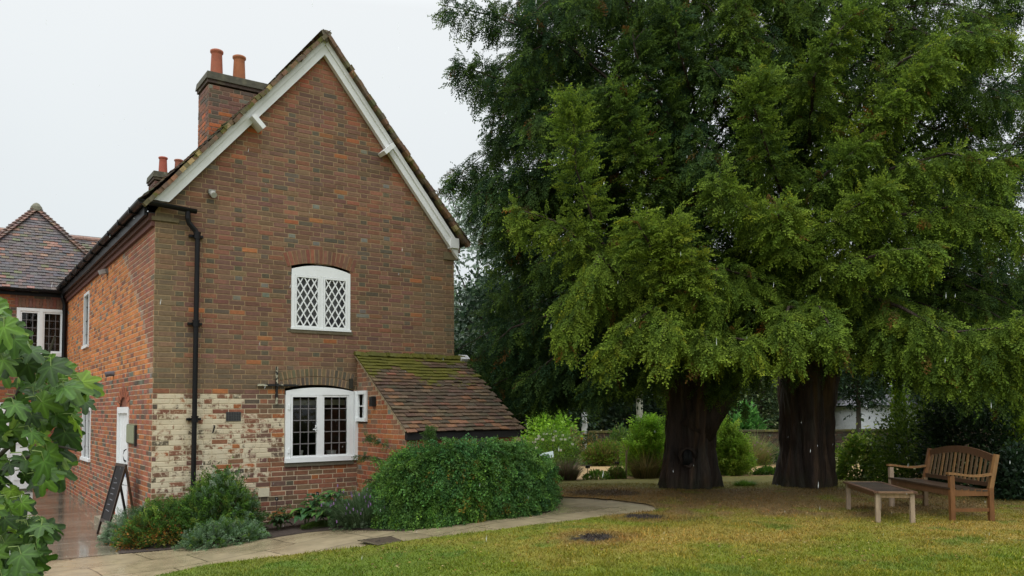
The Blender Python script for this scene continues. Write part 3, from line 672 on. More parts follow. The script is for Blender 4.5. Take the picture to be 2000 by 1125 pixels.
w = NM(); y0, y1 = 9.86, 9.95
w.bx(-1.06, -.99, y0, y1, 3.27, 4.25); w.bx(-.12, -.06, y0, y1, 3.27, 4.25); w.bx(-1.06, -.06, y0, y1, 4.25, 4.32); w.bx(-1.1, -.03, y0 - .04, y1, 3.18, 3.27); w.bx(-.60, -.52, y0, y1, 3.27, 4.25)
ww = w.build('window', M_white2, wing)
for (a, b) in ((-.99, -.60), (-.52, -.12)):
    l_ = NM(); l_.bx(a, b, 9.875, 9.93, 3.27, 3.31); l_.bx(a, b, 9.875, 9.93, 4.21, 4.25); l_.bx(a, a + .035, 9.875, 9.93, 3.31, 4.21); l_.bx(b - .035, b, 9.875, 9.93, 3.31, 4.21); l_.build('casement', M_white2, ww)
    l_ = NM()
    for i in range(1, 3): l_.bx(a + (b - a) * i / 3 - .006, a + (b - a) * i / 3 + .006, 9.892, 9.9, 3.3, 4.22)
    for i in range(1, 5): l_.bx(a, b, 9.89, 9.902, 3.3 + .185 * i - .006, 3.3 + .185 * i + .006)
    l_.build('lead_came', M_lead, ww)
    pane_quad(a, b, 9.91, 3.3, 4.23).build('pane', M_glass, ww)
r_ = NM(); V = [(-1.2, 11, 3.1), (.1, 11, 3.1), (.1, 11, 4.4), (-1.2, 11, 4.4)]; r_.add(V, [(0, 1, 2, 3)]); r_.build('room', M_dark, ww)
d_ = NM(); d_.bx(-1.55, -.65, 9.9, 9.95, .05, 2.1); wd = d_.build('door', M_white2, wing)
d_ = NM()
for (a, b, c0, c1) in ((-1.45, -1.15, .25, .95), (-1.05, -.75, .25, .95), (-1.45, -1.15, 1.1, 1.9), (-1.05, -.75, 1.1, 1.9)): d_.bx(a, b, 9.885, 9.9, c0, c1)
d_.build('panel', M_white2, wd)
wr = NM()
def wc_(u, v, r): return pick(r, [(5, (.085, .07, .07)), (4, (.11, .075, .065)), (2, (.07, .065, .07)), (1.2, (.22, .11, .075)), (.8, (.10, .10, .05))])
hs_ = 1.19; half = 2.05; xc = -.56; ez = 4.72; yF = 9.75; L_ = math.hypot(half, half * hs_)
hipz = ez + half * hs_
# front face (hip end)
V_ = unit(A(0, 1, hs_)); N_ = unit(A(0, -hs_, 1))
inside = lambda u, v: abs(u - half) < half * (1 - v / L_) + .04
tile_plane(wr, (xc - half, yF, ez), (1, 0, 0), V_, N_, inside, 2 * half, L_, wc_, 12)
wr.add([(xc - half, yF, ez), (xc + half, yF, ez), (xc, yF + half, hipz)], None, [(0, 1, 2)], col=(.03, .03, .03))
wr.add([(xc - half, yF, ez), (xc, yF + half, hipz), (xc, 16, hipz), (xc - half, 16, ez)], [(0, 1, 2, 3)], col=(.09, .07, .065))
wr.add([(xc + half, yF, ez), (xc, yF + half, hipz), (xc, 16, hipz), (xc + half, 16, ez)], [(3, 2, 1, 0)], col=(.09, .07, .065))
# bonnet hip tiles
for sx in (-1, 1):
    a = A(xc + sx * half, yF, ez); b = A(xc, yF + half, hipz); n_ = 30
    for i in range(n_):
        p = a + (b - a) * (i + .3) / n_; d = unit(b - a); up = unit(A(sx * .35, -.35, 1)); sd = unit(np.cross(d, up)); up = np.cross(sd, d)
        for q, (o1, tl) in enumerate(((-.07, -.5), (0, 0), (.07, .5))):
            wr.box(p + sd * o1 + up * (.055 - abs(o1) * .45), .045, .075, .008, ax=(unit(sd + up * -tl * .6), unit(d + up * -.22), unit(up + sd * tl * .6)), col=pick(rb, [(3, (.15, .085, .065)), (2, (.10, .07, .06)), (1, (.2, .11, .08))]))
lathe(wr, (xc, yF + half - .02, hipz - .05), [(.16, -.05), (.13, .08), (.07, .16), (.02, .19)], 12, col=(.12, .115, .07))
# roof behind, ridge running across
tile_plane(wr, (-3.0, 10.9, 4.9), (1, 0, 0), V_, N_, lambda u, v: True, 6.2, math.hypot(1.42, 1.42 * hs_), wc_, 13)
wr.add([(-3, 10.9, 4.9), (3.2, 10.9, 4.9), (3.2, 12.32, 4.9 + 1.42 * hs_), (-3, 12.32, 4.9 + 1.42 * hs_)], [(0, 1, 2, 3)], col=(.03, .03, .03))
for i in range(14): wr.tube([(-3 + i * .45, 12.32, 6.56), (-2.56 + i * .45, 12.32, 6.56)], .09, 10, col=(.25, .14, .1))
wr.build('roof', [M_tile], wing)
gg = NM(); half_round(gg, (-4.4, 9.72, 4.76), (-.12, 9.72, 4.76), .06); gg.bx(-4.3, 0, 9.86, 9.89, 4.62, 4.74); gg.build('gutter', M_black, wing)
# ------------------------------------------------------------------ ground, lawn, paths
def sheet(name, poly_fn, x0, x1, y0, y1, step, lift, colfn, m, kind='structure', label=None):
    """a sheet that follows the lie of the land, kept where poly_fn is true"""
    xs = np.arange(x0, x1 + step, step); ys = np.arange(y0, y1 + step, step); X, Y = np.meshgrid(xs, ys, indexing='ij')
    ny = len(ys); nx = len(xs); V = np.stack([X, Y, H(X, Y) + lift], -1).reshape(-1, 3)
    i, j = np.meshgrid(np.arange(nx - 1), np.arange(ny - 1), indexing='ij'); k = (i * ny + j).ravel()
    Q = np.stack([k, k + ny, k + ny + 1, k + 1], -1); cx = V[Q].mean(1)
    keep = poly_fn(cx[:, 0], cx[:, 1]); Q = Q[keep]; used = np.unique(Q); mp = np.full(len(V), -1); mp[used] = np.arange(len(used))
    g_ = NM(); Vu = V[used]; g_.add(Vu, mp[Q], col=colfn(Vu[:, 0], Vu[:, 1]))
    o = g_.build(name, m, smooth=True); tag(o, kind=kind); return o
def inpoly(poly):
    P = np.asarray(poly, float)[:, :2]
    def f(x, y):
        x = np.asarray(x); y = np.asarray(y); r = np.zeros(x.shape, bool); n = len(P)
        for i in range(n):
            (x1, y1), (x2, y2) = P[i], P[(i + 1) % n]
            c = ((y1 > y) != (y2 > y)) & (x < (x2 - x1) * (y - y1) / (y2 - y1 + 1e-12) + x1); r ^= c
        return r
    return f
G2 = lambda *pts: [tuple(gnd(*p)[:2]) for p in pts]
rgh = lambda x, y: np.stack([np.interp(fbm(x, y, .5, 2), [0, 1], [a, b]) for a, b in ((.07, .13), (.08, .11), (.02, .03))], -1)
gm = NM()
def axis(c, lo, hi, fine, n=60):
    t = np.linspace(-1, 1, n * 2 + 1); s = np.sign(t) * np.abs(t) ** 3; return c + np.where(s < 0, s * (c - lo), s * (hi - c))
xs = axis(8, -500, 700, 1); ys = axis(0, -300, 900, 1); X, Y = np.meshgrid(xs, ys, indexing='ij'); n_ = len(ys)
i, j = np.meshgrid(np.arange(len(xs) - 1), np.arange(n_ - 1), indexing='ij'); k = (i * n_ + j).ravel()
gm.add(np.stack([X, Y, H(X, Y) - .03], -1).reshape(-1, 3), np.stack([k, k + n_, k + n_ + 1, k + 1], -1), col=(.10, .10, .028))
M_ground = mat('rough_ground', .9, noise=.3, nscale=1.5, bump=.4, bscale=8)
tag(gm.build('ground', M_ground, smooth=True), kind='structure')

PATH_O = [(150, 1180), (310, 1127), (400, 1107), (500, 1095), (600, 1083), (680, 1074), (760, 1064), (830, 1055), (900, 1046), (980, 1037), (1060, 1027), (1120, 1019), (1180, 1011), (1240, 1004), (1288, 998)]
PATH_I = [(1290, 994), (1270, 985), (1225, 978), (1160, 972), (1085, 969), (1020, 968), (960, 990), (940, 1016), (880, 1026), (790, 1037), (720, 1036), (665, 1034), (600, 1040), (500, 1055), (400, 1066), (330, 1074), (240, 1082), (120, 1094), (0, 1103), (-200, 1125), (-200, 1180)]
path_poly = G2(*PATH_O) + G2(*PATH_I)
in_path = inpoly(path_poly)
def poly_obj(name, poly, lift, m, col, thick=.0, nsub=0):
    """flat polygon laid on the ground as an n-gon fan of small cells (Delaunay by bmesh)"""
    import bmesh
    bm = bmesh.new(); vs = [bm.verts.new((p[0], p[1], float(H(p[0], p[1])) + lift)) for p in poly]
    bm.faces.new(vs); bmesh.ops.triangulate(bm, faces=bm.faces[:])
    for _ in range(2): bmesh.ops.subdivide_edges(bm, edges=[e_ for e_ in bm.edges if e_.calc_length() > .5], cuts=1, use_grid_fill=True); bmesh.ops.triangulate(bm, faces=bm.faces[:])
    for v in bm.verts: v.co.z = float(H(v.co.x, v.co.y)) + lift
    bm.verts.index_update(); V = [v.co[:] for v in bm.verts]; T = [[v.index for v in f.verts] for f in bm.faces]; T = [t if True else t for t in T]
    g_ = NM(); Va = np.array(V); Ta = np.array(T); nz_ = np.cross(Va[Ta[:, 1]] - Va[Ta[:, 0]], Va[Ta[:, 2]] - Va[Ta[:, 0]])[:, 2]; Ta[nz_ < 0] = Ta[nz_ < 0][:, ::-1]
    g_.add(Va, None, Ta, col=col); bm.free(); return g_.build(name, m)
def slab_mat(name, base, rough, wet, brick=(1.0, .6), rot=0.0, joint=.012, var=.25, jointc=(.05, .045, .035)):
    m = bpy.data.materials.new(name); m.use_nodes = True; t = m.node_tree; t.nodes.clear(); N = t.nodes.new; K = t.links.new
    o = N('ShaderNodeOutputMaterial'); b = N('ShaderNodeBsdfPrincipled'); tcn = N('ShaderNodeTexCoord')
    mp = N('ShaderNodeMapping'); mp.inputs['Rotation'].default_value = (0, 0, rot); K(tcn.outputs['Object'], mp.inputs[0])
    nn0 = N('ShaderNodeTexNoise'); nn0.inputs['Scale'].default_value = 1.3; K(mp.outputs[0], nn0.inputs['Vector'])
    va = N('ShaderNodeVectorMath'); va.operation = 'SCALE'; va.inputs['Scale'].default_value = .10; K(nn0.outputs['Color'], va.inputs[0])
    vb = N('ShaderNodeVectorMath'); vb.operation = 'ADD'; K(mp.outputs[0], vb.inputs[0]); K(va.outputs[0], vb.inputs[1])
    br = N('ShaderNodeTexBrick'); br.inputs['Scale'].default_value = 1.0; br.inputs['Brick Width'].default_value = brick[0]; br.inputs['Row Height'].default_value = brick[1]
    br.inputs['Mortar Size'].default_value = joint; br.inputs['Mortar Smooth'].default_value = .3; br.inputs['Bias'].default_value = 0; br.offset = .37
    br.inputs['Color1'].default_value = tuple(c * (1 - var) for c in base) + (1,); br.inputs['Color2'].default_value = tuple(c * (1 + var) for c in base) + (1,); br.inputs['Mortar'].default_value = (*jointc, 1)
    K(vb.outputs[0], br.inputs['Vector'])
    n1 = N('ShaderNodeTexNoise'); n1.inputs['Scale'].default_value = 4; n1.inputs['Detail'].default_value = 8; n1.inputs['Roughness'].default_value = .7; K(mp.outputs[0], n1.inputs['Vector'])
    mr = N('ShaderNodeMapRange'); mr.inputs[1].default_value = .3; mr.inputs[2].default_value = .7; mr.inputs[3].default_value = .72; mr.inputs[4].default_value = 1.25; K(n1.outputs['Fac'], mr.inputs[0])
    vm = N('ShaderNodeVectorMath'); vm.operation = 'SCALE'; K(br.outputs['Color'], vm.inputs[0]); K(mr.outputs[0], vm.inputs['Scale']); K(vm.outputs[0], b.inputs['Base Color'])
    n2 = N('ShaderNodeTexNoise'); n2.inputs['Scale'].default_value = .9; n2.inputs['Detail'].default_value = 5; K(mp.outputs[0], n2.inputs['Vector'])
    m2 = N('ShaderNodeMapRange'); m2.inputs[1].default_value = .42; m2.inputs[2].default_value = .6; m2.inputs[3].default_value = wet; m2.inputs[4].default_value = rough; K(n2.outputs['Fac'], m2.inputs[0]); K(m2.outputs[0], b.inputs['Roughness'])
    b.inputs['Specular IOR Level'].default_value = .6; b.inputs['Coat Weight'].default_value = .35; b.inputs['Coat Roughness'].default_value = wet
    n3 = N('ShaderNodeTexNoise'); n3.inputs['Scale'].default_value = 30; n3.inputs['Detail'].default_value = 5; K(mp.outputs[0], n3.inputs['Vector'])
    ml = N('ShaderNodeMath'); ml.operation = 'MULTIPLY_ADD'; ml.inputs[1].default_value = -1.5; K(br.outputs['Fac'], ml.inputs[0]); K(n3.outputs['Fac'], ml.inputs[2])
    bn = N('ShaderNodeBump'); bn.inputs['Strength'].default_value = .25; bn.inputs['Distance'].default_value = .004; K(ml.outputs[0], bn.inputs['Height']); K(bn.outputs[0], b.inputs['Normal'])
    K(b.outputs[0], o.inputs[0]); return m
M_path = slab_mat('path_slabs', (.31, .25, .155), .45, .2, (1.15, .72), math.radians(-7), .010, .14, (.10, .08, .05))
M_court = slab_mat('wet_paving', (.165, .14, .105), .24, .06, (1.2, .62), math.radians(3), .014, .22, (.34, .30, .22))
poly_obj('path', path_poly, .004, M_path, (1, 1, 1))
court = [(-14, -6), tuple(gnd(-200, 1160)[:2])] + [tuple(gnd(*p)[:2]) for p in ((-200, 1120), (0, 1101), (120, 1092), (240, 1080), (330, 1072))] + [(.0, -.6), (0.0, 9.9), (-14, 9.9)]
poly_obj('courtyard', court, -.004, M_court, (1, 1, 1))
bed = [tuple(gnd(*p)[:2]) for p in ((232, 1083), (330, 1075), (400, 1067), (500, 1056), (600, 1041), (665, 1035), (720, 1037), (790, 1038), (880, 1027), (1000, 1012), (1075, 1000), (1080, 975))] + [(6.6, .6), (5.0, .6), (0, .3), (0, -.2), (-.45, -.1)]
M_soil = mat('wet_soil', .75, noise=.5, nscale=30, bump=1, bscale=45, bdist=.02, n2=((.16, .12, .08), 60, .6, .7, .6))
poly_obj('flower_bed', bed, .012, M_soil, (.045, .032, .025)); tag(bpy.data.objects['flower_bed'], kind='structure')
tag(bpy.data.objects['path'], kind='structure'); tag(bpy.data.objects['courtyard'], kind='structure')
# lawn
LAWN = G2(*PATH_O) + G2((1288, 998), (1270, 988), (1225, 981), (1160, 975), (1088, 972), (1078, 960), (1072, 945), (1085, 941), (1180, 939), (1290, 936), (1400, 933), (1530, 931), (1640, 931), (1720, 945), (1820, 955), (1960, 972), (2100, 985), (2400, 1010)) + [(30, -14), (30, -24), (-6, -24)]
in_lawn = inpoly(LAWN)
def lawn_col(x, y):
    """turf colour: yellow-green, strawy patches, brown leaf litter under the yews"""
    x = np.asarray(x, float); y = np.asarray(y, float)
    w = fbm(x, y, .55, 40, 4); w2 = fbm(x, y, 2.2, 55, 3); w3 = fbm(x, y, 9, 60, 2)
    green = np.stack([.135 + 0 * x, .165 + 0 * x, .008 + 0 * x], -1); straw = np.stack([.25 + 0 * x, .185 + 0 * x, .03 + 0 * x], -1)
    lush = np.stack([.085 + 0 * x, .145 + 0 * x, .008 + 0 * x], -1); duff = np.stack([.17 + 0 * x, .105 + 0 * x, .04 + 0 * x], -1)
    # eye-side distance: closer lawn is greener, a straw belt runs in front of the trees
    d = (x - CAM[0]) * .5756 + (y - CAM[1]) * .8177; lat = (x - CAM[0]) * .8177 - (y - CAM[1]) * .5756
    s = np.clip((w - .50) * 3.0 + .30 * sstep(8.3, 9.6, d) + (w2 - .5) * 1.3, 0, 1)
    c = green * (1 - s[..., None]) + straw * s[..., None]
    l_ = np.clip(sstep(.60, .74, w2) * .8 + .8 * sstep(.3, -1.5, lat) * sstep(10.5, 9, d), 0, 1)[..., None]; c = c * (1 - l_) + lush * l_
    du = sstep(10.9, 12.6, d + (w2 - .5) * 2.6) * sstep(15.9, 14.9, d + (w - .5) * 2)
    du = du * (.3 + .7 * sstep(.35, .6, w2 + .25 * w3)) * sstep(9.5, 6.5, lat + (w - .5) * 2)
    du = np.clip(du, 0, .88)[..., None]; c = c * (1 - du) + duff * du
    far = sstep(15.0, 16.0, d)[..., None]; c = c * (1 - far) + np.array([.19, .17, .03]) * far
    for (px, py, rr, am) in BARE:
        q = gnd(px, py); dd = np.hypot(x - q[0], (y - q[1])) + (w3 - .5) * .22; a = (sstep(rr, rr * .6, dd) * am)[..., None]; c = c * (1 - a) + np.array([.022, .015, .011]) * a
        b_ = (sstep(rr * 2.1, rr, dd) * (1 - a[..., 0]) * .8)[..., None]; c = c * (1 - b_) + np.array([.20, .12, .03]) * b_
    return c * (.8 + .4 * w3[..., None])
BARE = [(1160, 1053, .36, 1.0), (1258, 1012, .38, 1.0), (1140, 985, .5, .85), (1180, 965, .8, .8)]
M_lawn = mat('lawn_turf', .85, noise=.22, nscale=40, bump=1, bscale=90, bdist=.02)
near = lambda x, y: in_lawn(x, y)
sheet('lawn', near, -5, 24, -16, 8, .075, .022, lawn_col, M_lawn)
# garden ground beyond the lawn: pale gravel walk and soil
def garden_col(x, y):
    d = (x - CAM[0]) * .5756 + (y - CAM[1]) * .8177
    w = fbm(x, y, .8, 70); c = np.stack([.30 + .12 * w, .20 + .08 * w, .09 + .03 * w], -1)
    soil = np.stack([.09 + .05 * w, .08 + .04 * w, .03 + 0 * w], -1); s = sstep(21.5, 22.3, d + (w - .5) * .8)[..., None]
    return c * (1 - s) + soil * s
M_gravel = mat('garden_gravel', .85, noise=.3, nscale=40, bump=.6, bscale=80)
sheet('gravel_walk', lambda x, y: (~in_lawn(x, y)) & (((x - CAM[0]) * .5756 + (y - CAM[1]) * .8177) > 14.2) & (x > 6.7) & (((x - CAM[0]) * .8177 - (y - CAM[1]) * .5756) < 9.5), 4, 34, -16, 26, .35, .004, garden_col, M_gravel)

# grass blades, denser near the eye
def grass(n, name):
    r = np.random.default_rng(5); g_ = NM(); out_ = []
    tot = 0
    while tot < n:
        m_ = n; px = r.uniform(-60, 2500, m_); d = 7.0 + (16.6 - 7.0) * r.random(m_) ** 1.6
        base = CAM[:2] + (Rf[:2] + ((px - PPX) / FPX)[:, None] * Rr[:2]) * d[:, None]
        k = in_lawn(base[:, 0], base[:, 1]) ; base = base[k]; out_.append(base); tot += len(base)
    B = np.vstack(out_)[:n]; x, y = B[:, 0], B[:, 1]; c = lawn_col(x, y); lum = c.sum(1)
    keep = r.random(len(x)) < np.clip(lum / .14, .12, 1); B = B[keep]; x, y, c = B[:, 0], B[:, 1], c[keep]; n = len(x)
    z = H(x, y) + .018; a = r.uniform(0, 6.28, n); h = r.uniform(.012, .034, n) * (1 + .5 * (fbm(x, y, 3, 8) > .6)); w = r.uniform(.004, .008, n)
    ln = r.normal(0, .6, (n, 2)) * h[:, None]
    P0 = np.stack([x - np.cos(a) * w, y - np.sin(a) * w, z], -1); P1 = np.stack([x + np.cos(a) * w, y + np.sin(a) * w, z], -1); P2 = np.stack([x + ln[:, 0], y + ln[:, 1], z + h], -1)
    V = np.stack([P0, P1, P2], 1).reshape(-1, 3); cc = c * r.uniform(.75, 1.45, (n, 1)) * np.where(r.random((n, 1)) < .08, A(1.9, 1.4, 1.5), A(1, 1, 1)); C3 = np.stack([cc * .8, cc * .8, cc * 1.2], 1).reshape(-1, 3)
    g_.add(V, None, np.arange(3 * n).reshape(-1, 3), col=C3); return g_.build(name, M_grass)
M_grass = mat('grass_blades', .6, noise=0, transl=.25, spec=.3)
tag(grass(215000, 'grass'), 'short yellow green lawn grass with strawy patches', 'grass', kind='stuff')
# grass tips lapping over the path edge, litter on the lawn
r = np.random.default_rng(9); lt_ = NM(); n = 2600
px = r.uniform(600, 2000, n); d = r.uniform(8, 15.8, n); B = CAM[:2] + (Rf[:2] + ((px - PPX) / FPX)[:, None] * Rr[:2]) * d[:, None]; B = B[in_lawn(B[:, 0], B[:, 1])]
n = len(B); th = r.uniform(0, 6.28, n); s = r.uniform(.008, .024, n); cs, sn = np.cos(th), np.sin(th); z = H(B[:, 0], B[:, 1]) + .034
V = np.stack([np.stack([B[:, 0] + cs * s * a - sn * s * b, B[:, 1] + sn * s * a + cs * s * b, z + r.uniform(0, .012, n)], -1) for a, b in ((-1, 0), (0, -.4), (1, 0), (0, .4))], 1).reshape(-1, 3)
pal = np.array([(.25, .13, .04), (.32, .22, .06), (.12, .06, .03), (.4, .32, .14)])[r.integers(0, 4, n)]
lt_.add(V, np.arange(4 * n).reshape(-1, 4), col=np.repeat(pal, 4, 0)); tag(lt_.build('leaf_litter', M_grass), 'scattered brown and yellow fallen leaves on the lawn', 'leaf litter', kind='stuff')

# drain covers
def cover(cx, cy, w, l, rot, label, m=None):
    c_ = NM(); q = gnd(cx, cy); ax = (A(math.cos(rot), math.sin(rot), 0), A(-math.sin(rot), math.cos(rot), 0), A(0, 0, 1))
    c_.box(q + A(0, 0, .010), w, l, .004, ax=ax, col=(.05, .035, .02))
    for k in range(-1, 2, 2):
        c_.box(q + A(0, 0, .012) + ax[1] * (l + .015) * k, w + .03, .012, .006, ax=ax, col=(.10, .085, .05)); c_.box(q + A(0, 0, .012) + ax[0] * (w + .015) * k, .012, l, .006, ax=ax, col=(.10, .085, .05))
    for k in range(2): c_.box(q + A(0, 0, .0155) + ax[0] * (w * .6 * (2 * k - 1)), .03, .012, .003, ax=ax, col=(.02, .018, .015))
    return tag(c_.build('drain_cover', M_soil), label, 'drain cover')
cover(762, 1056, .30, .21, .1, 'dark rectangular drain cover let into the pale slab path')
# ------------------------------------------------------------------ foliage makers
def leafset(C, D, Nr, L, Wd, fold=.0):
    """diamond leaves: centre-base C, direction D, normal Nr, length L, width Wd -> (4n,3)"""
    D = unit(D); Sd = unit(np.cross(D, Nr)); L = np.asarray(L)[:, None]; Wd = np.asarray(Wd)[:, None]
    Nn_ = np.cross(Sd, D)
    return np.stack([C, C + D * L * .5 + Sd * Wd + Nn_ * fold * L, C + D * L, C + D * L * .5 - Sd * Wd + Nn_ * fold * L], 1).reshape(-1, 3)
def spray_template(r, n_side=8, L=.30, droop=.5, leafL=.034, leafW=.0095, pair=True):
    """a small drooping yew twig along +X, its face towards +Z"""
    C, D, N_, LL, WW, T = [], [], [], [], [], []
    for i in range(n_side + 1):
        t = (i + .4) / (n_side + .6); p = A(t * L, r.normal(0, .01), -droop * L * t * t)
        for s in ((-1, 1) if i < n_side else (0,)):
            a = math.radians(r.uniform(35, 65)) * s; ln = .085 * (1 - t) ** .5 * r.uniform(.7, 1.2) + .03
            d = unit(A(math.cos(a), math.sin(a), -.25 - .5 * r.random() - .3 * t)); k = max(1, int(round(ln / (leafL * .85))))
            for j in range(k):
                q = p + d * (j * leafL * .85) + A(0, 0, -.015 * j * j * .3)
                for s2 in ((-1, 1) if pair else (0,)):
                    dd = d + A(-.5 * s2 * d[1], .5 * s2 * d[0], r.normal(0, .35)); C.append(q); D.append(dd); N_.append(A(r.normal(0, .6), r.normal(0, .6), 1)); LL.append(leafL * r.uniform(.8, 1.3)); WW.append(leafW * r.uniform(.8, 1.25))
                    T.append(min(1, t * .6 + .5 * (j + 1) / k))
    return leafset(np.array(C), np.array(D), unit(np.array(N_)), LL, WW, fold=.12), np.repeat(np.array(T), 4)
rt_ = np.random.default_rng(3)
SPRAYS = [spray_template(rt_, n_side=k) for k in (5, 6, 6, 7, 7, 8)]
SPRAYS_LO = [spray_template(rt_, n_side=5, L=.42, leafL=.07, leafW=.022, pair=False) for _ in range(5)]
DENS = 2.1
def place_sprays(nm, P, D, S_, base, tip, tmpl=SPRAYS, seed=0, roll=.5):
    """P (n,3) points, D (n,3) directions, S_ sizes; base / tip colours (n,3)"""
    r = np.random.default_rng(seed); D = unit(D); n = len(P); up = A(0, 0, 1)[None] + r.normal(0, roll, (n, 3))
    Y_ = unit(np.cross(up, D)); Z_ = np.cross(D, Y_); which = r.integers(0, len(tmpl), n)
    for k, (V, T) in enumerate(tmpl):
        idx = np.nonzero(which == k)[0]
        if not len(idx): continue
        M = np.stack([D[idx], Y_[idx], Z_[idx]], 1) * S_[idx][:, None, None]
        W_ = np.einsum('vk,nkj->nvj', V, M) + P[idx][:, None]
        c = base[idx][:, None] * (1 - T[None, :, None]) + tip[idx][:, None] * T[None, :, None]
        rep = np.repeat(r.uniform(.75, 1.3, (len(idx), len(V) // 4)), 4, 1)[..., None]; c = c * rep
        W_ = W_.reshape(-1, 3); nm.add(W_, np.arange(len(W_)).reshape(-1, 4), col=c.reshape(-1, 3))
def poly_at(P, t):
    P = np.asarray(P, float); sg = np.linalg.norm(np.diff(P, axis=0), axis=1); cu = np.concatenate([[0], np.cumsum(sg)]) / sg.sum()
    t = np.asarray(t); X_ = np.stack([np.interp(t, cu, P[:, k]) for k in range(3)], -1); e_ = .02
    Dn = np.stack([np.interp(np.minimum(t + e_, 1), cu, P[:, k]) - np.interp(np.maximum(t - e_, 0), cu, P[:, k]) for k in range(3)], -1)
    return X_, unit(Dn), sg.sum()
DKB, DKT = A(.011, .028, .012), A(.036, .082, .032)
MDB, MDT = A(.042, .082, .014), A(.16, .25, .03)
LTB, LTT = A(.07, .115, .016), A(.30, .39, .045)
def bough(fol, wood, P, width, n, tone, seed, size=1.0, hang=.45, tip_up=0.0, t0=.15, wr_=.035, tmpl=SPRAYS):
    """a bough: woody line P, sprays all round it, hanging towards their tips. tone 0 dark .. 1 light"""
    n = int(n * DENS); r = np.random.default_rng(seed); t = t0 + (1 - t0) * r.random(n) ** .8; X_, T_, L = poly_at(P, t)
    a = r.uniform(0, 2 * np.pi, n); s1 = unit(np.cross(T_, A(0, 0, 1)[None] + .01)); s2 = np.cross(s1, T_)
    rad = s1 * np.cos(a)[:, None] + s2 * np.sin(a)[:, None]
    w = width * np.sqrt(r.random(n)) * (1 - t * .75)
    off = rad * w[:, None]; off[:, 2] = off[:, 2] * .55 - (r.random(n) ** 2) * width * hang * 1.3
    p = X_ + off; D = T_ * .6 + rad * 1.0 + A(0, 0, -1)[None] * (hang + .3 * r.random(n))[:, None] + r.normal(0, .25, (n, 3)); D[:, 2] += tip_up * t
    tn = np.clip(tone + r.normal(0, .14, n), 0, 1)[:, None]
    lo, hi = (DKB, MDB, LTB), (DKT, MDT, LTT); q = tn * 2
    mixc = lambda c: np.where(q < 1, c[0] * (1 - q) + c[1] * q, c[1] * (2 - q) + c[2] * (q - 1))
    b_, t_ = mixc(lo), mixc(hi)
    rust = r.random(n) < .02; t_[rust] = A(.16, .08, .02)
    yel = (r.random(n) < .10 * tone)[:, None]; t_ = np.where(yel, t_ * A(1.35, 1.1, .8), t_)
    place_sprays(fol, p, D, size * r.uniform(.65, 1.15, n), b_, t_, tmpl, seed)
    wood.tube(np.asarray(P), np.linspace(wr_, .006, len(P)), 5, col=(.035, .022, .014), cap=False)
def yew_trunk(base, r0, h, lean, seed, flare=1.35, mid=.92, top=1.25, limbs=()):
    """fluted old trunk as one mesh with its first limbs"""
    r = np.random.default_rng(seed); nm = NM(); m, n = 70, 110; z = np.linspace(-.15, h, m); ph = r.uniform(0, 6.28, 8)
    V = []
    for zz in z:
        t = zz / h; th = np.linspace(0, 2 * np.pi, n, endpoint=False); tw = th + .35 * t
        rr = r0 * (np.interp(t, [-.1, 0, .08, .3, .6, 1], [flare * 1.12, flare, 1.03, mid, mid * 1.02, top]))
        rr = rr * (1 + .10 * np.sin(3 * tw + ph[0] + 1.2 * t) + .09 * np.sin(5 * tw + ph[1] - t) + .06 * np.sin(9 * tw + ph[2] + 2 * t) + .035 * np.sin(17 * tw + ph[3] + 3 * t)) * (1 + .16 * (fbm(tw * .8 + 3, np.full(n, zz * 1.6), 1, seed + 31) - .5))
        rr = rr * (1 + max(0, .25 - t) * .9 * (.5 + .5 * np.sin(7 * tw + ph[4])) ** 2)
        rr = rr + .10 * (fbm(tw * 5, np.full(n, zz * 1.1), 1, seed) - .5) + .05 * (vnoise(tw * 22, np.full(n, zz * .9), 1, seed + 3) - .5)
        V.append(np.stack([base[0] + lean[0] * t + np.cos(th) * rr, base[1] + lean[1] * t + np.sin(th) * rr, base[2] + np.full(n, zz)], -1))
    V = np.array(V); i = np.arange(m - 1)[:, None] * n; j = np.arange(n)[None]; j2 = (j + 1) % n
    th = np.linspace(0, 2 * np.pi, n, endpoint=False); st = fbm(np.repeat(th[None] * 9, m, 0), np.repeat(z[:, None] * .6, n, 1), 1, seed + 9)[..., None]
    col = A(.016, .011, .009) * (1 - st) + A(.05, .026, .015) * st; st2 = sstep(.66, .8, vnoise(np.repeat(th[None] * 7, m, 0), np.repeat(z[:, None] * .5, n, 1), 1, seed + 19))[..., None]; col = col * (1 - st2 * .6) + A(.11, .065, .035) * st2 * .6
    st3 = sstep(.55, .8, vnoise(np.repeat(th[None] * 4, m, 0), np.repeat(z[:, None] * 1.7, n, 1), 1, seed + 29))[..., None]; col = col * (1 - st3 * .5) + A(.05, .045, .035) * st3 * .5
    low = (sstep(.35, .0, z)[:, None] * vnoise(np.repeat(th[None] * 8, m, 0), np.repeat(z[:, None] * 6, n, 1), 1, seed + 2))[..., None]; col = col * (1 - low) + A(.03, .032, .014) * low
    nm.add(V.reshape(-1, 3), np.stack([i + j, i + j2, i + n + j2, i + n + j], -1).reshape(-1, 4), col=col.reshape(-1, 3))
    for (P, a, b) in limbs:
        m_ = 14; t = np.linspace(0, 1, m_); X_, _, _ = poly_at(P, t); X_[:, :2] += r.normal(0, .012, (m_, 2))
        ph_ = r.uniform(0, 6.28); nm.tube(X_, a + (b - a) * t, 18, col=(.035, .022, .015), flute=lambda i_, th_: 1 + .10 * np.sin(3 * th_ + ph_ + i_ * .15) + .06 * np.sin(7 * th_ + ph_ * 2))
    return nm
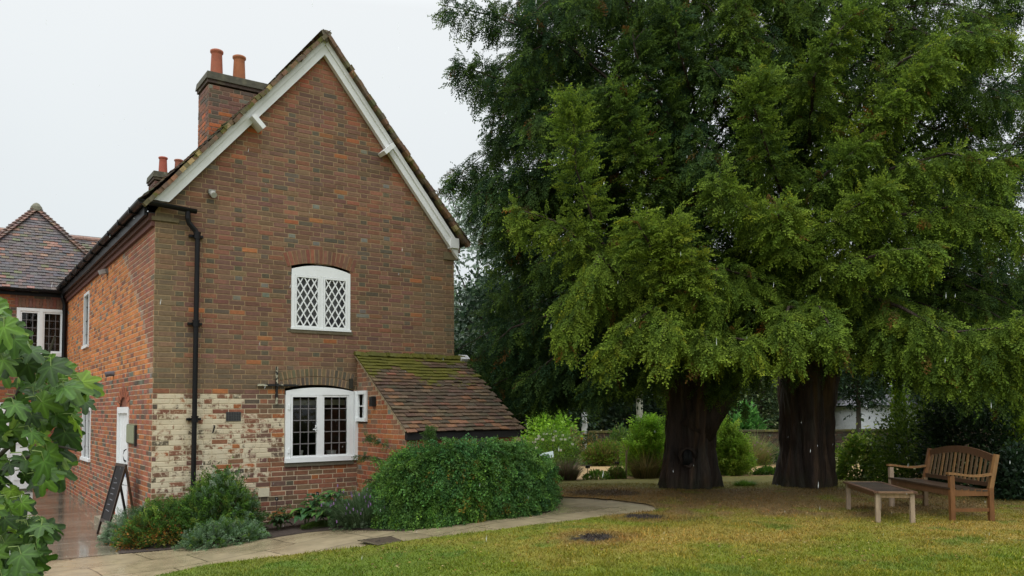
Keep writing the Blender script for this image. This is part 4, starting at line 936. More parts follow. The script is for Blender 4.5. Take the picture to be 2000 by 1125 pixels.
def outw(base, az, L, z0, z1, z2, bend=0.0):
    """bough line leaving the trunk at azimuth az: start height z0, highest z1, tip z2"""
    d = A(math.cos(az), math.sin(az), 0); s = A(-d[1], d[0], 0)
    t = np.linspace(0, 1, 8); zz = z0 * (1 - t) ** 2 + 2 * t * (1 - t) * (2 * z1 - (z0 + z2) / 2) + z2 * t * t
    return np.stack([base[0] + d[0] * L * t + s[0] * bend * t * t, base[1] + d[1] * L * t + s[1] * bend * t * t, zz], -1)

# ------------------------------------------------------------------ the two old yews
TA = gnd(1343, 953); TB = gnd(1576, 951)
rA = np.random.default_rng(21)
def crown(name_label, base, trunk, boughs, autos, seed, tid):
    pass
az_cam = math.atan2(CAM[1] - TA[1], CAM[0] - TA[0])          # direction from the trees to the eye
def auto_boughs(fol, wood, base, seed, n, hmin, hmax, lens, azs, tone, spr, skip=None, zb=2.3, zt=11.5):
    r = np.random.default_rng(seed)
    for k in range(n):
        h = hmin + (hmax - hmin) * ((k + r.random()) / n); az = r.uniform(*azs); L = lens(h, az) * r.uniform(.82, 1.08)
        z0 = base[2] + h * .8 + .3; z1 = base[2] + h + .25; z2 = base[2] + h - r.uniform(.2, .9)
        P = outw(base, az, L, z0, max(z1, z2 + .3), max(z2, base[2] + 1.85), r.normal(0, .6))
        if skip and skip(P[-1]): continue
        back = math.cos(az - az_cam) < -.25
        bough(fol, wood, P, .75, int(spr * L / 4 * (.5 if back else 1)), tone(h, az) + r.normal(0, .06), seed * 100 + k, size=1.15 if back else 1.0, tmpl=SPRAYS_LO if back else SPRAYS, t0=.2)
# --- tree A: broad, left side coloured darker as shade and for less young growth, its front boughs fresh green
fa, wa = NM(), NM()
azl = math.atan2(-Rr[1], -Rr[0])                              # towards the left of the view
def lenA(h, az):
    c = math.cos(az - azl); f = math.cos(az - az_cam)
    b = 3.1 - .55 * sstep(.2, .8, f) + (1.35 if c > .3 else 0) * sstep(.3, .85, c) - .5 * (f < -.3)
    return b * float(np.interp(h, [1.8, 3, 6, 9, 11.5], [.92, 1.0, 1.0, .88, .55]))
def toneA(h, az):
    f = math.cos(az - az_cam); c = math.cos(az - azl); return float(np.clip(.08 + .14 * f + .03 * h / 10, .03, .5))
left_shade_tone = lambda h, az: .08 + .07 * max(0, math.cos(az - az_cam))
auto_boughs(fa, wa, TA, 201, 62, 2.1, 11.0, lenA, (azl - .95, azl + .85), left_shade_tone, 105)
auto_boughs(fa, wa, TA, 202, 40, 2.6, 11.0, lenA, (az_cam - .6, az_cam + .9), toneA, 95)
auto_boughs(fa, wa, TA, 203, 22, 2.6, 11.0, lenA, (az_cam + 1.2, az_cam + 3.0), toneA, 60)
def front(fol, wood, pts, width, n, tone, seed, **k): bough(fol, wood, np.array([at(*p) for p in pts]), width, n, tone, seed, **k)
FA = [ # (pixel x, pixel y, distance) lines of the fresh green front boughs and the shade-toned left ones
 ([(1280, 560, 14.2), (1170, 470, 13.0), (1125, 330, 12.6), (1118, 185, 12.4)], .42, 150, .62, dict(tip_up=1.0, hang=.25)),
 ([(1330, 600, 14.2), (1200, 520, 13.0), (1080, 430, 12.5), (1000, 405, 12.3)], .50, 150, .66, dict(hang=.5)),
 ([(1330, 640, 14), (1230, 560, 12.8), (1170, 500, 12.3), (1130, 600, 12.0), (1100, 660, 12.0)], .44, 170, .64, dict(hang=.7)),
 ([(1350, 640, 14), (1300, 560, 12.4), (1265, 470, 12.1), (1235, 420, 12.0)], .42, 130, .70, dict(tip_up=.9)),
 ([(1350, 640, 14), (1330, 540, 12.3), (1310, 460, 12.0), (1312, 415, 12.0)], .40, 130, .78, dict(tip_up=.9)),
 ([(1370, 640, 14), (1350, 560, 12.2), (1352, 480, 12.0)], .36, 90, .72, dict(tip_up=.5)),
 ([(1350, 660, 14), (1280, 600, 12.4), (1225, 640, 12.0), (1170, 695, 11.9)], .44, 170, .66, dict(hang=.6)),
 ([(1350, 660, 14), (1300, 610, 12.3), (1300, 640, 11.8), (1285, 680, 11.7)], .42, 150, .64, dict(hang=.6)),
 ([(1370, 670, 14), (1370, 640, 12.4), (1380, 660, 11.9), (1375, 680, 11.8)], .40, 130, .66, dict(hang=.5)),
 ([(1380, 670, 14), (1430, 660, 12.4), (1460, 665, 11.9), (1475, 685, 11.9)], .38, 110, .62, dict(hang=.5)),
 ([(1340, 560, 14.4), (1220, 560, 12.9), (1130, 560, 12.5), (1090, 600, 12.3)], .5, 150, .52, dict(hang=.8)),
 ([(1340, 480, 14.6), (1270, 370, 13.6), (1240, 300, 13.3), (1225, 260, 13.2)], .42, 120, .42, dict(tip_up=.7)),
 ([(1350, 420, 14.6), (1300, 330, 13.6), (1215, 215, 13.4), (1170, 160, 13.3)], .46, 120, .34, dict(tip_up=.6)),
 ([(1360, 300, 14.6), (1280, 190, 13.8), (1240, 100, 13.6), (1235, 60, 13.6)], .46, 110, .24, dict(tip_up=.7)),
 ([(1370, 260, 14.8), (1330, 110, 13.8), (1310, 20, 13.6)], .5, 90, .2, dict(tip_up=.5)),
 ([(1300, 420, 14.9), (1130, 330, 14.3), (1000, 330, 14.1), (930, 380, 14.0)], .5, 130, .10, dict(hang=.5)),
 ([(1300, 300, 14.9), (1100, 190, 14.4), (960, 150, 14.2), (885, 120, 14.1)], .5, 140, .09, dict(tip_up=.3)),
 ([(1300, 250, 14.9), (1100, 80, 14.4), (960, 30, 14.2), (868, 10, 14.1)], .5, 140, .09, dict(tip_up=.6)),
 ([(1280, 500, 15.2), (1120, 420, 15), (980, 360, 14.8), (880, 345, 14.8)], .30, 110, .08, dict(hang=.3)),
 ([(1300, 620, 15.2), (1120, 600, 14.9), (1000, 640, 14.6), (930, 700, 14.5)], .55, 150, .12, dict(hang=.8)),
 ([(1300, 660, 15.4), (1180, 690, 14.8), (1080, 700, 14.4), (1020, 745, 14.3)], .55, 150, .10, dict(hang=.7)),
 ([(1300, 700, 15.8), (1180, 740, 15.4), (1080, 755, 15.2), (1000, 765, 15)], .45, 170, .06, dict(hang=.5)),
 ([(1300, 720, 16.4), (1200, 745, 16.6), (1100, 750, 16.8), (1030, 760, 17)], .45, 150, .05, dict(hang=.6)),
 ([(1330, 690, 15.2), (1230, 700, 14.2), (1180, 720, 13.8), (1150, 750, 13.6)], .5, 130, .16, dict(hang=.6)),
]
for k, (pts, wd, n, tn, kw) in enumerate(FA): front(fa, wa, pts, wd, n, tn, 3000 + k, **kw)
limA = [(np.array([TA + A(.0, .0, 1.9), TA + Rr * -.35 + A(0, 0, 2.7), TA + Rr * -1.0 + A(0, 0, 4.2), TA + Rr * -1.6 + A(0, 0, 7)]), .38, .12),
        (np.array([TA + Rr * .12 - Rf * .15 + A(0, 0, 1.1), TA + Rr * .50 - Rf * .2 + A(0, 0, 1.75), TA + Rr * .92 - Rf * .2 + A(0, 0, 2.5), TA + Rr * 1.4 + A(0, 0, 6)]), .36, .12),
        (np.array([TA + A(0, 0, 2.0), TA + Rf * .2 + A(0, 0, 4), TA + Rf * .3 + A(0, 0, 7), TA + A(0, 0, 10.5)]), .42, .08),
        (np.array([TA + A(0, 0, 2.0), TA - Rf * .5 + A(0, 0, 3.3), TA - Rf * 1.0 + A(0, 0, 5)]), .3, .1)]
ya = thing('yew_tree', TA, 'broad old yew nearest the house, dark on its left, hollow low on its trunk', 'tree')
tk = yew_trunk(TA, .47, 2.5, Rr[:2] * .15, 5, limbs=limA, flare=1.0, mid=.94, top=1.38)
# hollow with a rim of callus low on the trunk, facing the eye
hc = TA - A(Rf[0], Rf[1], 0) * .56 - Rr * .10 + A(0, 0, .62)
fw = unit(A(Rf[0], Rf[1], 0)); ring = [(hc + Rr * (.13 + .02 * math.sin(3 * a)) * math.cos(a) + A(0, 0, .17 * math.sin(a)) + fw * (.05 + .03 * math.cos(2 * a))) for a in np.linspace(0, 2 * math.pi, 25)]
tk.tube(np.array(ring), .026 + .012 * np.sin(np.linspace(0, 17, 25)), 8, col=(.035, .022, .016), cap=False)
tk.box(hc + fw * .045, .10, .02, .14, ax=(Rr, fw, A(0, 0, 1)), col=(.003, .003, .003), taper=.7)
tk.build('trunk', M_bark, ya, smooth=True)
wa.build('branches', M_bark, ya); fa.build('crown', M_yew, ya)
# --- tree B
fb_, wb = NM(), NM()
def lenB(h, az):
    c = math.cos(az - azl); return (3.0 - .4 * sstep(.2, .8, math.cos(az - az_cam)) + .9 * sstep(0, .8, -c)) * float(np.interp(h, [1.8, 3, 6, 9, 11.5], [.95, 1.05, 1.0, .9, .6]))
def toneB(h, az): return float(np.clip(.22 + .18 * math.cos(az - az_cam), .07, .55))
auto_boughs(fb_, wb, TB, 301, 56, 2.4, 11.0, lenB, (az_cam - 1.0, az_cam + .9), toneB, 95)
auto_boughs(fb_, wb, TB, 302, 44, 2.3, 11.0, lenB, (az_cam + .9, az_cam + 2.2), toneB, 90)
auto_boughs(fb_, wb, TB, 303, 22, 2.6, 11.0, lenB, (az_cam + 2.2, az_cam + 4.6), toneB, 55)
FB = [
 ([(1540, 420, 14.5), (1500, 300, 13.2), (1470, 200, 12.8), (1495, 135, 12.7)], .36, 120, .52, dict(tip_up=.9)),
 ([(1540, 480, 14.2), (1480, 420, 12.8), (1410, 370, 12.4), (1400, 335, 12.3)], .42, 140, .62, dict(tip_up=.4)),
 ([(1560, 520, 14), (1530, 460, 12.6), (1520, 420, 12.2), (1545, 395, 12.1)], .42, 120, .62, dict(tip_up=.6)),
 ([(1560, 540, 14), (1620, 440, 12.8), (1690, 390, 12.4), (1735, 362, 12.3)], .40, 140, .66, dict(tip_up=.5)),
 ([(1570, 560, 14), (1640, 520, 12.6), (1740, 490, 12.2), (1830, 480, 12.1)], .46, 160, .60, dict(hang=.6)),
 ([(1570, 600, 14), (1540, 600, 12.3), (1530, 640, 11.9), (1545, 680, 11.8)], .42, 150, .58, dict(hang=.6)),
 ([(1570, 600, 14), (1600, 600, 12.3), (1620, 635, 11.9), (1635, 670, 11.9)], .42, 150, .56, dict(hang=.6)),
 ([(1580, 560, 14.4), (1460, 540, 12.9), (1400, 520, 12.5), (1395, 600, 12.3)], .5, 150, .55, dict(hang=.9)),
 ([(1640, 560, 14.2), (1760, 600, 12.3), (1850, 650, 11.8), (1960, 640, 11.4), (2040, 590, 11.2)], .5, 220, .56, dict(hang=.8)),
 ([(1640, 600, 14.2), (1740, 660, 12.6), (1840, 700, 12), (1960, 710, 11.6), (2060, 700, 11.4)], .5, 210, .50, dict(hang=.6)),
 ([(1600, 330, 14.5), (1680, 260, 13.2), (1760, 190, 12.8), (1840, 110, 12.6)], .46, 190, .62, dict(tip_up=.3)),
 ([(1640, 400, 14.5), (1740, 330, 13), (1850, 300, 12.5), (1960, 320, 12.3)], .5, 190, .58, dict(hang=.6)),
 ([(1640, 470, 14.5), (1760, 420, 12.9), (1880, 400, 12.4), (2000, 430, 12.1)], .5, 190, .58, dict(hang=.6)),
 ([(1640, 250, 14.5), (1760, 120, 13.3), (1880, 60, 12.9), (1990, 80, 12.7)], .45, 150, .52, dict(hang=.6)),
 ([(1580, 280, 14.5), (1590, 150, 13.4), (1640, 60, 13.1), (1700, 0, 13)], .46, 150, .5, dict(tip_up=.5)),
 ([(1560, 250, 14.8), (1480, 130, 14.0), (1440, 30, 13.8), (1430, -40, 13.8)], .46, 130, .45, dict(hang=.7)),
 ([(1700, 500, 15), (1850, 420, 14), (1960, 300, 13.6), (2060, 200, 13.4)], .55, 190, .30, dict(hang=.6)),
 ([(1700, 450, 15.5), (1880, 250, 15), (1980, 180, 14.8), (2080, 160, 14.6)], .6, 190, .22, dict(hang=.6)),
 ([(1700, 380, 15.5), (1850, 160, 15), (1900, 60, 14.8), (1940, -60, 14.6)], .6, 170, .22, dict(hang=.6)),
 ([(1700, 550, 15.5), (1880, 540, 14.6), (1980, 560, 14.2), (2080, 600, 14)], .6, 190, .2, dict(hang=.8)),
 ([(1650, 640, 15), (1760, 690, 14), (1900, 730, 13.4), (2040, 750, 13)], .55, 200, .25, dict(hang=.6)),
 ([(1760, 300, 16), (1900, 200, 15.6), (2000, 130, 15.4), (2080, 90, 15.2)], .8, 240, .16, dict(hang=.6)),
 ([(1760, 400, 16), (1920, 330, 15.6), (2020, 290, 15.4), (2120, 270, 15.2)], .8, 240, .14, dict(hang=.6)),
 ([(1760, 200, 16), (1880, 90, 15.8), (1950, 10, 15.6), (1990, -60, 15.6)], .7, 200, .16, dict(hang=.6)),
 ([(1560, 450, 14.6), (1600, 350, 13.2), (1650, 310, 12.9), (1700, 270, 12.8)], .42, 120, .48, dict(tip_up=.4)),
]
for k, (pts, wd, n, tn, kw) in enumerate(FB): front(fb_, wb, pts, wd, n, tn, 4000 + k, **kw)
limB = [(np.array([TB + A(0, 0, 1.9), TB + Rr * -.4 + A(0, 0, 3), TB + Rr * -.9 + A(0, 0, 5), TB + Rr * -1.2 + A(0, 0, 8)]), .36, .1),
        (np.array([TB + A(0, 0, 1.9), TB + Rr * .5 + A(0, 0, 3.0), TB + Rr * 1.3 + A(0, 0, 4.6), TB + Rr * 2.0 + A(0, 0, 7)]), .36, .1),
        (np.array([TB + A(0, 0, 2.0), TB + Rf * .2 + A(0, 0, 4), TB + Rf * .3 + A(0, 0, 7), TB + A(0, 0, 10.5)]), .42, .08),
        (np.array([TB + A(0, 0, 2.0), TB - Rf * .5 + A(0, 0, 3.3), TB - Rf * 1.0 + A(0, 0, 5)]), .3, .1)]
yb = thing('yew_tree', TB, 'old yew with straight ribbed trunk, the one nearer the garden bench', 'tree')
yew_trunk(TB, .47, 2.6, Rr[:2] * .03, 8, limbs=limB, flare=1.02, mid=.98, top=1.12).build('trunk', M_bark, yb, smooth=True)
wb.build('branches', M_bark, yb); fb_.build('crown', M_yew, yb)
# ------------------------------------------------------------------ small plants
def pal_pick(r, n, pal, var=.25):
    w = np.array([p[0] for p in pal], float); i = r.choice(len(pal), n, p=w / w.sum()); c = np.array([p[1] for p in pal], float)[i]
    return c * r.uniform(1 - var, 1 + var, (n, 1))
def leaf_dome(nm, c, rad, n, L, Wd, pal, seed, shell=.55, hang=.2, bump=.25, up=.3, clump=0, flat=False, wood=None, nst=0, fold=.12):
    """leaves through a lumpy dome standing on c (rad = x, y radii and height)"""
    r = np.random.default_rng(seed); c = A(*c)
    if clump:
        k = clump; u = r.normal(0, 1, (k, 3)); u[:, 2] = np.abs(u[:, 2]); u = unit(u); cc = u * (shell + (1 - shell) * r.random((k, 1)) ** .5); ix = r.integers(0, k, n)
        q = cc[ix] + r.normal(0, .13, (n, 3)); q[:, 2] = np.abs(q[:, 2]); d = unit(q - cc[ix] * .75)
    else:
        u = r.normal(0, 1, (n, 3)); u[:, 2] = np.abs(u[:, 2]); u = unit(u); rr = shell + (1 - shell) * r.random(n) ** .5
        rr = rr * (1 + bump * (fbm(np.arctan2(u[:, 1], u[:, 0]) * 2.2 + 9, u[:, 2] * 4, 1, seed) - .5) * 2); q = u * rr[:, None]; d = u
    p = c + q * A(*rad); D = d + A(0, 0, up) + r.normal(0, .45, (n, 3)) - A(0, 0, 1) * hang * r.random((n, 1)); Nn_ = unit(d * .6 + A(0, 0, 1) + r.normal(0, .5, (n, 3)))
    V = leafset(p, D, Nn_, L * r.uniform(.65, 1.25, n), Wd * r.uniform(.7, 1.2, n), fold=fold)
    cl = pal_pick(r, n, pal); nm.add(V, np.arange(4 * n).reshape(-1, 4), col=np.repeat(cl, 4, 0))
    if wood is not None:
        for k in range(nst):
            a = r.uniform(0, 6.28); e_ = c + A(math.cos(a) * rad[0] * .7, math.sin(a) * rad[1] * .7, rad[2] * r.uniform(.6, .95)); b = c + A(math.cos(a) * .05, math.sin(a) * .05, 0)
            wood.tube([b, b * .55 + e_ * .45 + A(0, 0, rad[2] * .12), e_], [.012, .008, .004], 5, col=(.07, .05, .03), cap=False)
def spikes(nm, c, rad, n, h, w, pal, seed, lean=.35, tipcol=None, nseg=2):
    """grassy or wiry stems rising from a patch"""
    r = np.random.default_rng(seed); c = A(*c); a = r.uniform(0, 6.28, n); q = np.sqrt(r.random(n))
    x = c[0] + np.cos(a) * q * rad[0] * .6; y = c[1] + np.sin(a) * q * rad[1] * .6; b = np.stack([x, y, np.full(n, c[2])], -1)
    hh = h * r.uniform(.55, 1.1, n) * (1 - .35 * q * q); hh = hh * (.7 + .6 * fbm(x * 5, y * 5, 1, seed)); out_ = np.stack([np.cos(a) * q, np.sin(a) * q, 0 * q], -1) * lean * hh[:, None] * r.uniform(.3, 1.6, (n, 1)) + r.normal(0, .16, (n, 3)) * hh[:, None]
    e_ = b + out_ * 1.4 + np.stack([0 * hh, 0 * hh, hh], -1); m = b + out_ * .45 + np.stack([0 * hh, 0 * hh, hh * .6], -1)
    s = np.stack([-np.sin(a + r.uniform(-1, 1, n)), np.cos(a), 0 * a], -1) * w
    V = np.stack([b - s, b + s, m + s * .8, m - s * .8, e_], 1); cl = pal_pick(r, n, pal); C5 = np.repeat(cl[:, None], 5, 1)
    if tipcol is not None: C5[:, 4] = tipcol
    k = np.arange(n)[:, None] * 5
    nm.add(V.reshape(-1, 3), k + np.array([[0, 1, 2, 3]]), k + np.array([[3, 2, 4]]), col=C5.reshape(-1, 3)); return e_
def plant(name, loc, label, cat, fol, wood=None, group=None, m=None, extra=None):
    if extra is not None and extra.v: fol.v += extra.v; fol.c += extra.c; fol.p += extra.p; fol.q += [q + fol.n for q in extra.q]; fol.qm += extra.qm; fol.n += extra.n; extra = None
    t = thing(name, loc, label, cat, group); fol.build('foliage', m or M_leaf, t)
    if wood is not None and wood.v: wood.build('stems', M_stem, t)
    if extra is not None and extra.v: extra.build('flowers', M_attr, t)
    return t
gG = lambda px, py: gnd(px, py)

# ---- big weeping shrub against the lean-to
PIN = []
rp_ = np.random.default_rng(17)
for _ in range(6): PIN.append(spray_template(rp_, n_side=6, L=.24, droop=.25, leafL=.026, leafW=.0095, pair=True))
sf, sw_ = NM(), NM(); r = np.random.default_rng(55)
top = [at(800, 930, 11.2), at(838, 888, 11.2), at(900, 880, 11.3), at(965, 884, 11.6), at(1015, 910, 12.0)]
foot = [gnd(*p) for p in ((722, 1012), (745, 1034), (800, 1034), (880, 1027), (960, 1016), (1040, 1006), (1078, 996), (1082, 975))]
foot = np.array([f for f in foot]); 
Pp, Dd, Ss, Kk = [], [], [], []
for k in range(620):
    t = r.random(); a_, _, _ = poly_at(top, [t]); a_ = a_[0] + A(*r.normal(0, .10, 2), r.normal(0, .05)); u = np.clip(t + r.normal(0, .10), 0, 1); b_, _, _ = poly_at(foot, [u]); b_ = b_[0] + A(0, .04, .02)
    reach = r.uniform(.55, 1.0); b_ = a_ * (1 - reach) + b_ * reach; b_[2] = float(H(b_[0], b_[1])) + r.uniform(0, .5) * (1 - (r.random() < .55)); m = 11
    s = np.linspace(0, 1, m); hor = a_[None, :2] + (b_ - a_)[None, :2] * (1 - (1 - s) ** 1.25)[:, None]; zz = a_[2] + .10 * np.sin(s * 3.1) * (r.random() < .6) + (b_[2] - a_[2]) * s ** (1.25 + .5 * r.random())
    Q = np.column_stack([hor, zz]); Q[:, :2] += r.normal(0, .012, (m, 2)); L_q = np.linalg.norm(np.diff(Q, axis=0), axis=1).sum(); nn_ = int(L_q * 21)
    X_, T_, _ = poly_at(Q, r.random(nn_)); Pp.append(X_ + r.normal(0, .03, X_.shape)); Dd.append(T_ * 1.2 + r.normal(0, .42, X_.shape)); Ss.append(r.uniform(.6, 1.15, nn_)); Kk.append(np.full(nn_, r.uniform(.68, 1.4)))
    if k % 5 == 0: sw_.tube(Q[::2], .005, 4, col=(.06, .05, .03), cap=False)
Pp = np.vstack(Pp); Dd = np.vstack(Dd); Ss = np.concatenate(Ss); n = len(Pp); fr_ = r.random((n, 1))
base = A(.022, .065, .02) * (1 - fr_) + A(.04, .10, .018) * fr_; tip = A(.07, .19, .045) * (1 - fr_) + A(.16, .30, .035) * fr_
blu = (fbm(Pp[:, 0] * 1.6, Pp[:, 2] * 1.6, 1, 8) > .55)[:, None]; tip = np.where(blu, tip * A(.85, .92, 1.25), tip)
Kk = np.concatenate(Kk)[:, None]; base = base * Kk; tip = tip * Kk; yl = (r.random(n) < .02)[:, None]; tip = np.where(yl, A(.28, .2, .03), tip)
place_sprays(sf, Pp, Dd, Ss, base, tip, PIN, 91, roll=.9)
# long stray shoots on the left, reaching over the lean-to wall
for (p0, p1, z1) in (((3.1, -1.9, 1.0), (2.9, -.95, 1.45), 1.35), ((3.1, -1.9, .9), (2.85, -.7, 1.15), 1.0), ((3.1, -1.9, .7), (2.8, -1.2, .8), .7), (at(842, 875, 11.3), at(838, 838, 11.3), 1.6)):
    Q = np.array([p0, (A(*p0) + A(*p1)) / 2 + A(0, 0, .08), p1]); X_, T_, _ = poly_at(Q, r.random(34)); place_sprays(sf, X_ + r.normal(0, .02, X_.shape), T_ + r.normal(0, .5, X_.shape), np.full(34, .5), np.tile(A(.03, .07, .02), (34, 1)), np.tile(A(.08, .15, .03), (34, 1)), PIN, 5); sw_.tube(Q, .005, 4, col=(.06, .05, .03), cap=False)
wsh = plant('weeping_shrub', (4.5, -2.2, .15), 'big dense green weeping shrub heaped against the lean-to below its mossy roof', 'shrub', sf, sw_, m=M_leaf)

# ---- the mixed planting at the house corner
SIL = [(4, (.17, .27, .15)), (3, (.11, .20, .09)), (1, (.30, .38, .27))]
GRN = [(4, (.07, .16, .025)), (3, (.11, .22, .03)), (2, (.04, .09, .02)), (1, (.19, .28, .04))]
ORGL = [(3, (.26, .14, .025)), (3, (.16, .15, .02)), (2, (.08, .12, .02)), (1, (.30, .10, .03))]
def feather(fol, c, rad, n, pal, seed, size=.5, hang=.1):
    r = np.random.default_rng(seed); u = r.normal(0, 1, (n, 3)); u[:, 2] = np.abs(u[:, 2]); u = unit(u); p = A(*c) + u * A(*rad) * (.55 + .45 * r.random((n, 1)) ** .5) * (.85 + .3 * fbm(u[:, 0] * 3, u[:, 1] * 3, 1, seed))[:, None]
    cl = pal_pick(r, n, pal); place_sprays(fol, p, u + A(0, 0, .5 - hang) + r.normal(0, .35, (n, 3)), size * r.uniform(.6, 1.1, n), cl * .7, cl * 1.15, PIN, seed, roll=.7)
f, w = NM(), NM(); c = gG(430, 1050); feather(f, c, (.55, .34, .86), 800, GRN, 61, .62); leaf_dome(f, c, (.52, .33, .84), 3400, .05, .012, GRN, 62, clump=40, wood=w, nst=14); feather(f, c + A(.05, -.05, .1), (.5, .3, .82), 220, SIL, 63, .5)
plant('garden_shrub', c, 'tallest bushy green shrub of the corner bed, right by the black downpipe foot', 'shrub', f, w)
f, w = NM(), NM(); c = gG(325, 1062); feather(f, c, (.60, .32, .56), 600, GRN, 64, .6); leaf_dome(f, c - A(0, .08, 0), (.6, .34, .40), 3600, .036, .013, ORGL, 65, clump=60, wood=w, nst=10)
plant('garden_shrub', c, 'low spreading green plant with orange tinted leaves beside the wet paving', 'shrub', f, w)
f, w = NM(), NM(); c = gG(440, 1062); feather(f, c, (.56, .26, .26), 420, SIL, 66, .5, hang=.2); feather(f, c, (.55, .28, .3), 320, GRN, 67, .4); 
plant('wormwood', c, 'silver green feathery plant spilling on the slab path', 'plant', f, w)
f, w = NM(), NM(); c = gG(385, 1054); feather(f, c, (.24, .2, .6), 330, SIL, 68, .5); plant('wormwood', c, 'silvery feathery plant upright in the middle of the corner planting', 'plant', f, w)
f, w = NM(), NM(); c = gG(262, 1058); feather(f, c, (.38, .2, .42), 330, SIL, 69, .5, hang=.3); plant('wormwood', c, 'pale silver feathery plant leaning out in front of the white side door', 'plant', f, w)
f, w = NM(), NM(); c = gG(243, 1066); leaf_dome(f, c, (.16, .1, .06), 260, .04, .014, [(1, (.10, .2, .02)), (1, (.06, .13, .02))], 70); plant('weed', c, 'small bright green weed at the paving edge', 'plant', f, w)
# ---- broad leaved perennials under the window
def rosette(c, n, L, Wd, h, pal, seed, label, m=None, stems=6):
    f, w = NM(), NM(); r = np.random.default_rng(seed)
    for k in range(stems):
        a = r.uniform(0, 6.28); hh = h * r.uniform(.5, 1); b = A(*c); e_ = b + A(math.cos(a) * .12, math.sin(a) * .1, hh); w.tube([b, (b + e_) / 2, e_], .006, 5, col=(.06, .1, .03), cap=False)
        for q in range(n // stems):
            z = r.uniform(.45, 1); p = b * (1 - z) + e_ * z; t = r.uniform(0, 6.28); d = A(math.cos(t), math.sin(t), r.uniform(.1, .7)); l_ = L * r.uniform(.6, 1.1); ww = Wd * l_ / L
            s = unit(np.cross(d, A(0, 0, 1))); d = unit(d); cl = pal_pick(r, 1, pal)[0]
            mid = [p, p + d * l_ * .35, p + d * l_ * .7 - A(0, 0, l_ * .14), p + d * l_ * .95 - A(0, 0, l_ * .40)]
            V = [mid[0], mid[1] - s * ww + A(0, 0, .012), mid[1], mid[1] + s * ww + A(0, 0, .012), mid[2] - s * ww * .9 + A(0, 0, .01), mid[2], mid[2] + s * ww * .9 + A(0, 0, .01), mid[3]]
            f.add(V, [(1, 2, 5, 4), (2, 3, 6, 5)], [(0, 2, 1), (0, 3, 2), (4, 5, 7), (5, 6, 7)], col=np.array([cl, cl * .9, cl * 1.25, cl * .9, cl * .9, cl * 1.25, cl * .9, cl]))
    return plant('leafy_perennial', c, label, 'plant', f, w)
BG = [(3, (.04, .11, .035)), (2, (.07, .16, .03)), (1, (.11, .22, .04))]
rosette(gG(545, 1036), 80, .18, .03, .36, [(2, (.06, .11, .025)), (2, (.03, .07, .02)), (1, (.15, .13, .03))], 81, 'straggly leafy perennial left of the bare soil under the window')
rosette(gG(598, 1030), 90, .26, .05, .44, BG, 82, 'dark glossy leaved perennial under the middle of the ground floor window')
rosette(gG(655, 1022), 80, .30, .055, .58, BG, 83, 'tallest broad leaved perennial in front of the lean-to corner', stems=5)
rosette(gG(640, 1030), 60, .24, .045, .32, BG, 84, 'low blue green leaved perennial left of the lavender')
f, w = NM(), NM(); c = gG(628, 1030); leaf_dome(f, c, (.30, .13, .09), 3500, .022, .004, [(3, (.06, .11, .012)), (2, (.035, .075, .012))], 85, shell=.8); plant('moss_cushion', c, 'low olive green cushion plant edging the slab path', 'plant', f, w)
# lavender
f, w, fl = NM(), NM(), NM(); c = gG(715, 1026); LAV = [(3, (.10, .165, .075)), (2, (.065, .125, .045)), (1, (.16, .22, .13))]
tips = spikes(f, c, (.55, .40), 4600, .46, .0035, LAV, 86, lean=.75); feather(f, c, (.46, .32, .36), 520, LAV, 87, .4)
r = np.random.default_rng(4)
for p in tips[r.choice(len(tips), 90)]: fl.box(p, .006, .006, .018, col=(.30, .18, .38) if r.random() < .7 else (.22, .14, .28))
plant('lavender', c, 'grey green lavender with purple flowers between the window and the weeping shrub', 'plant', f, w, extra=fl)
yl_ = NM(); q = gG(591, 1035); yl_.add(leafset(q[None] + A(0, 0, .02), A([1, .3, .1]), A([0, 0, 1.]), [.07], [.03]), [(0, 1, 2, 3)], col=(.55, .50, .03)); yl_.add(leafset(q[None] + A(.02, 0, .02), A([-.6, .6, .3]), A([0, 0, 1.]), [.05], [.025]), [(0, 1, 2, 3)], col=(.5, .45, .03))
tag(yl_.build('fallen_leaf', M_leaf), 'bright yellow fallen leaf on the edge of the soil', 'leaf')
def label_stake(px, py, ptop, label, col=(.006, .006, .008)):
    q = gG(px, py); dep = (q - CAM) @ Rf; top = at(px, ptop, dep); s = NM(); s.tube([q - A(0, 0, .02), A(q[0], q[1], top[2] - .03)], .004, 5, col=(.02, .02, .02)); o_ = NM()
    t = thing('plant_label', q, label, 'plant label', 'black plant labels in the bed under the window'); s.build('stake', M_attr, t)
    ax = (Rr, unit(A(Rf[0], Rf[1], .5)), unit(A(-Rf[0] * .5, -Rf[1] * .5, 1))); p = A(q[0], q[1], top[2] - .02); o_.box(p, .022, .003, .032, ax=ax, col=col)
    for k in range(3): o_.box(p - ax[1] * .004 + ax[2] * (.014 - .012 * k), .012 - .002 * k, .0006, .0022, ax=ax, col=(.6, .6, .58))
    o_.build('card', M_attr, t)
label_stake(540, 1024, 972, 'small black plant label, the one furthest left in the bed under the window')
label_stake(620, 1018, 962, 'small black plant label standing under the right light of the window')
label_stake(663, 1014, 956, 'small black plant label among tall leaves in front of the lean-to corner')

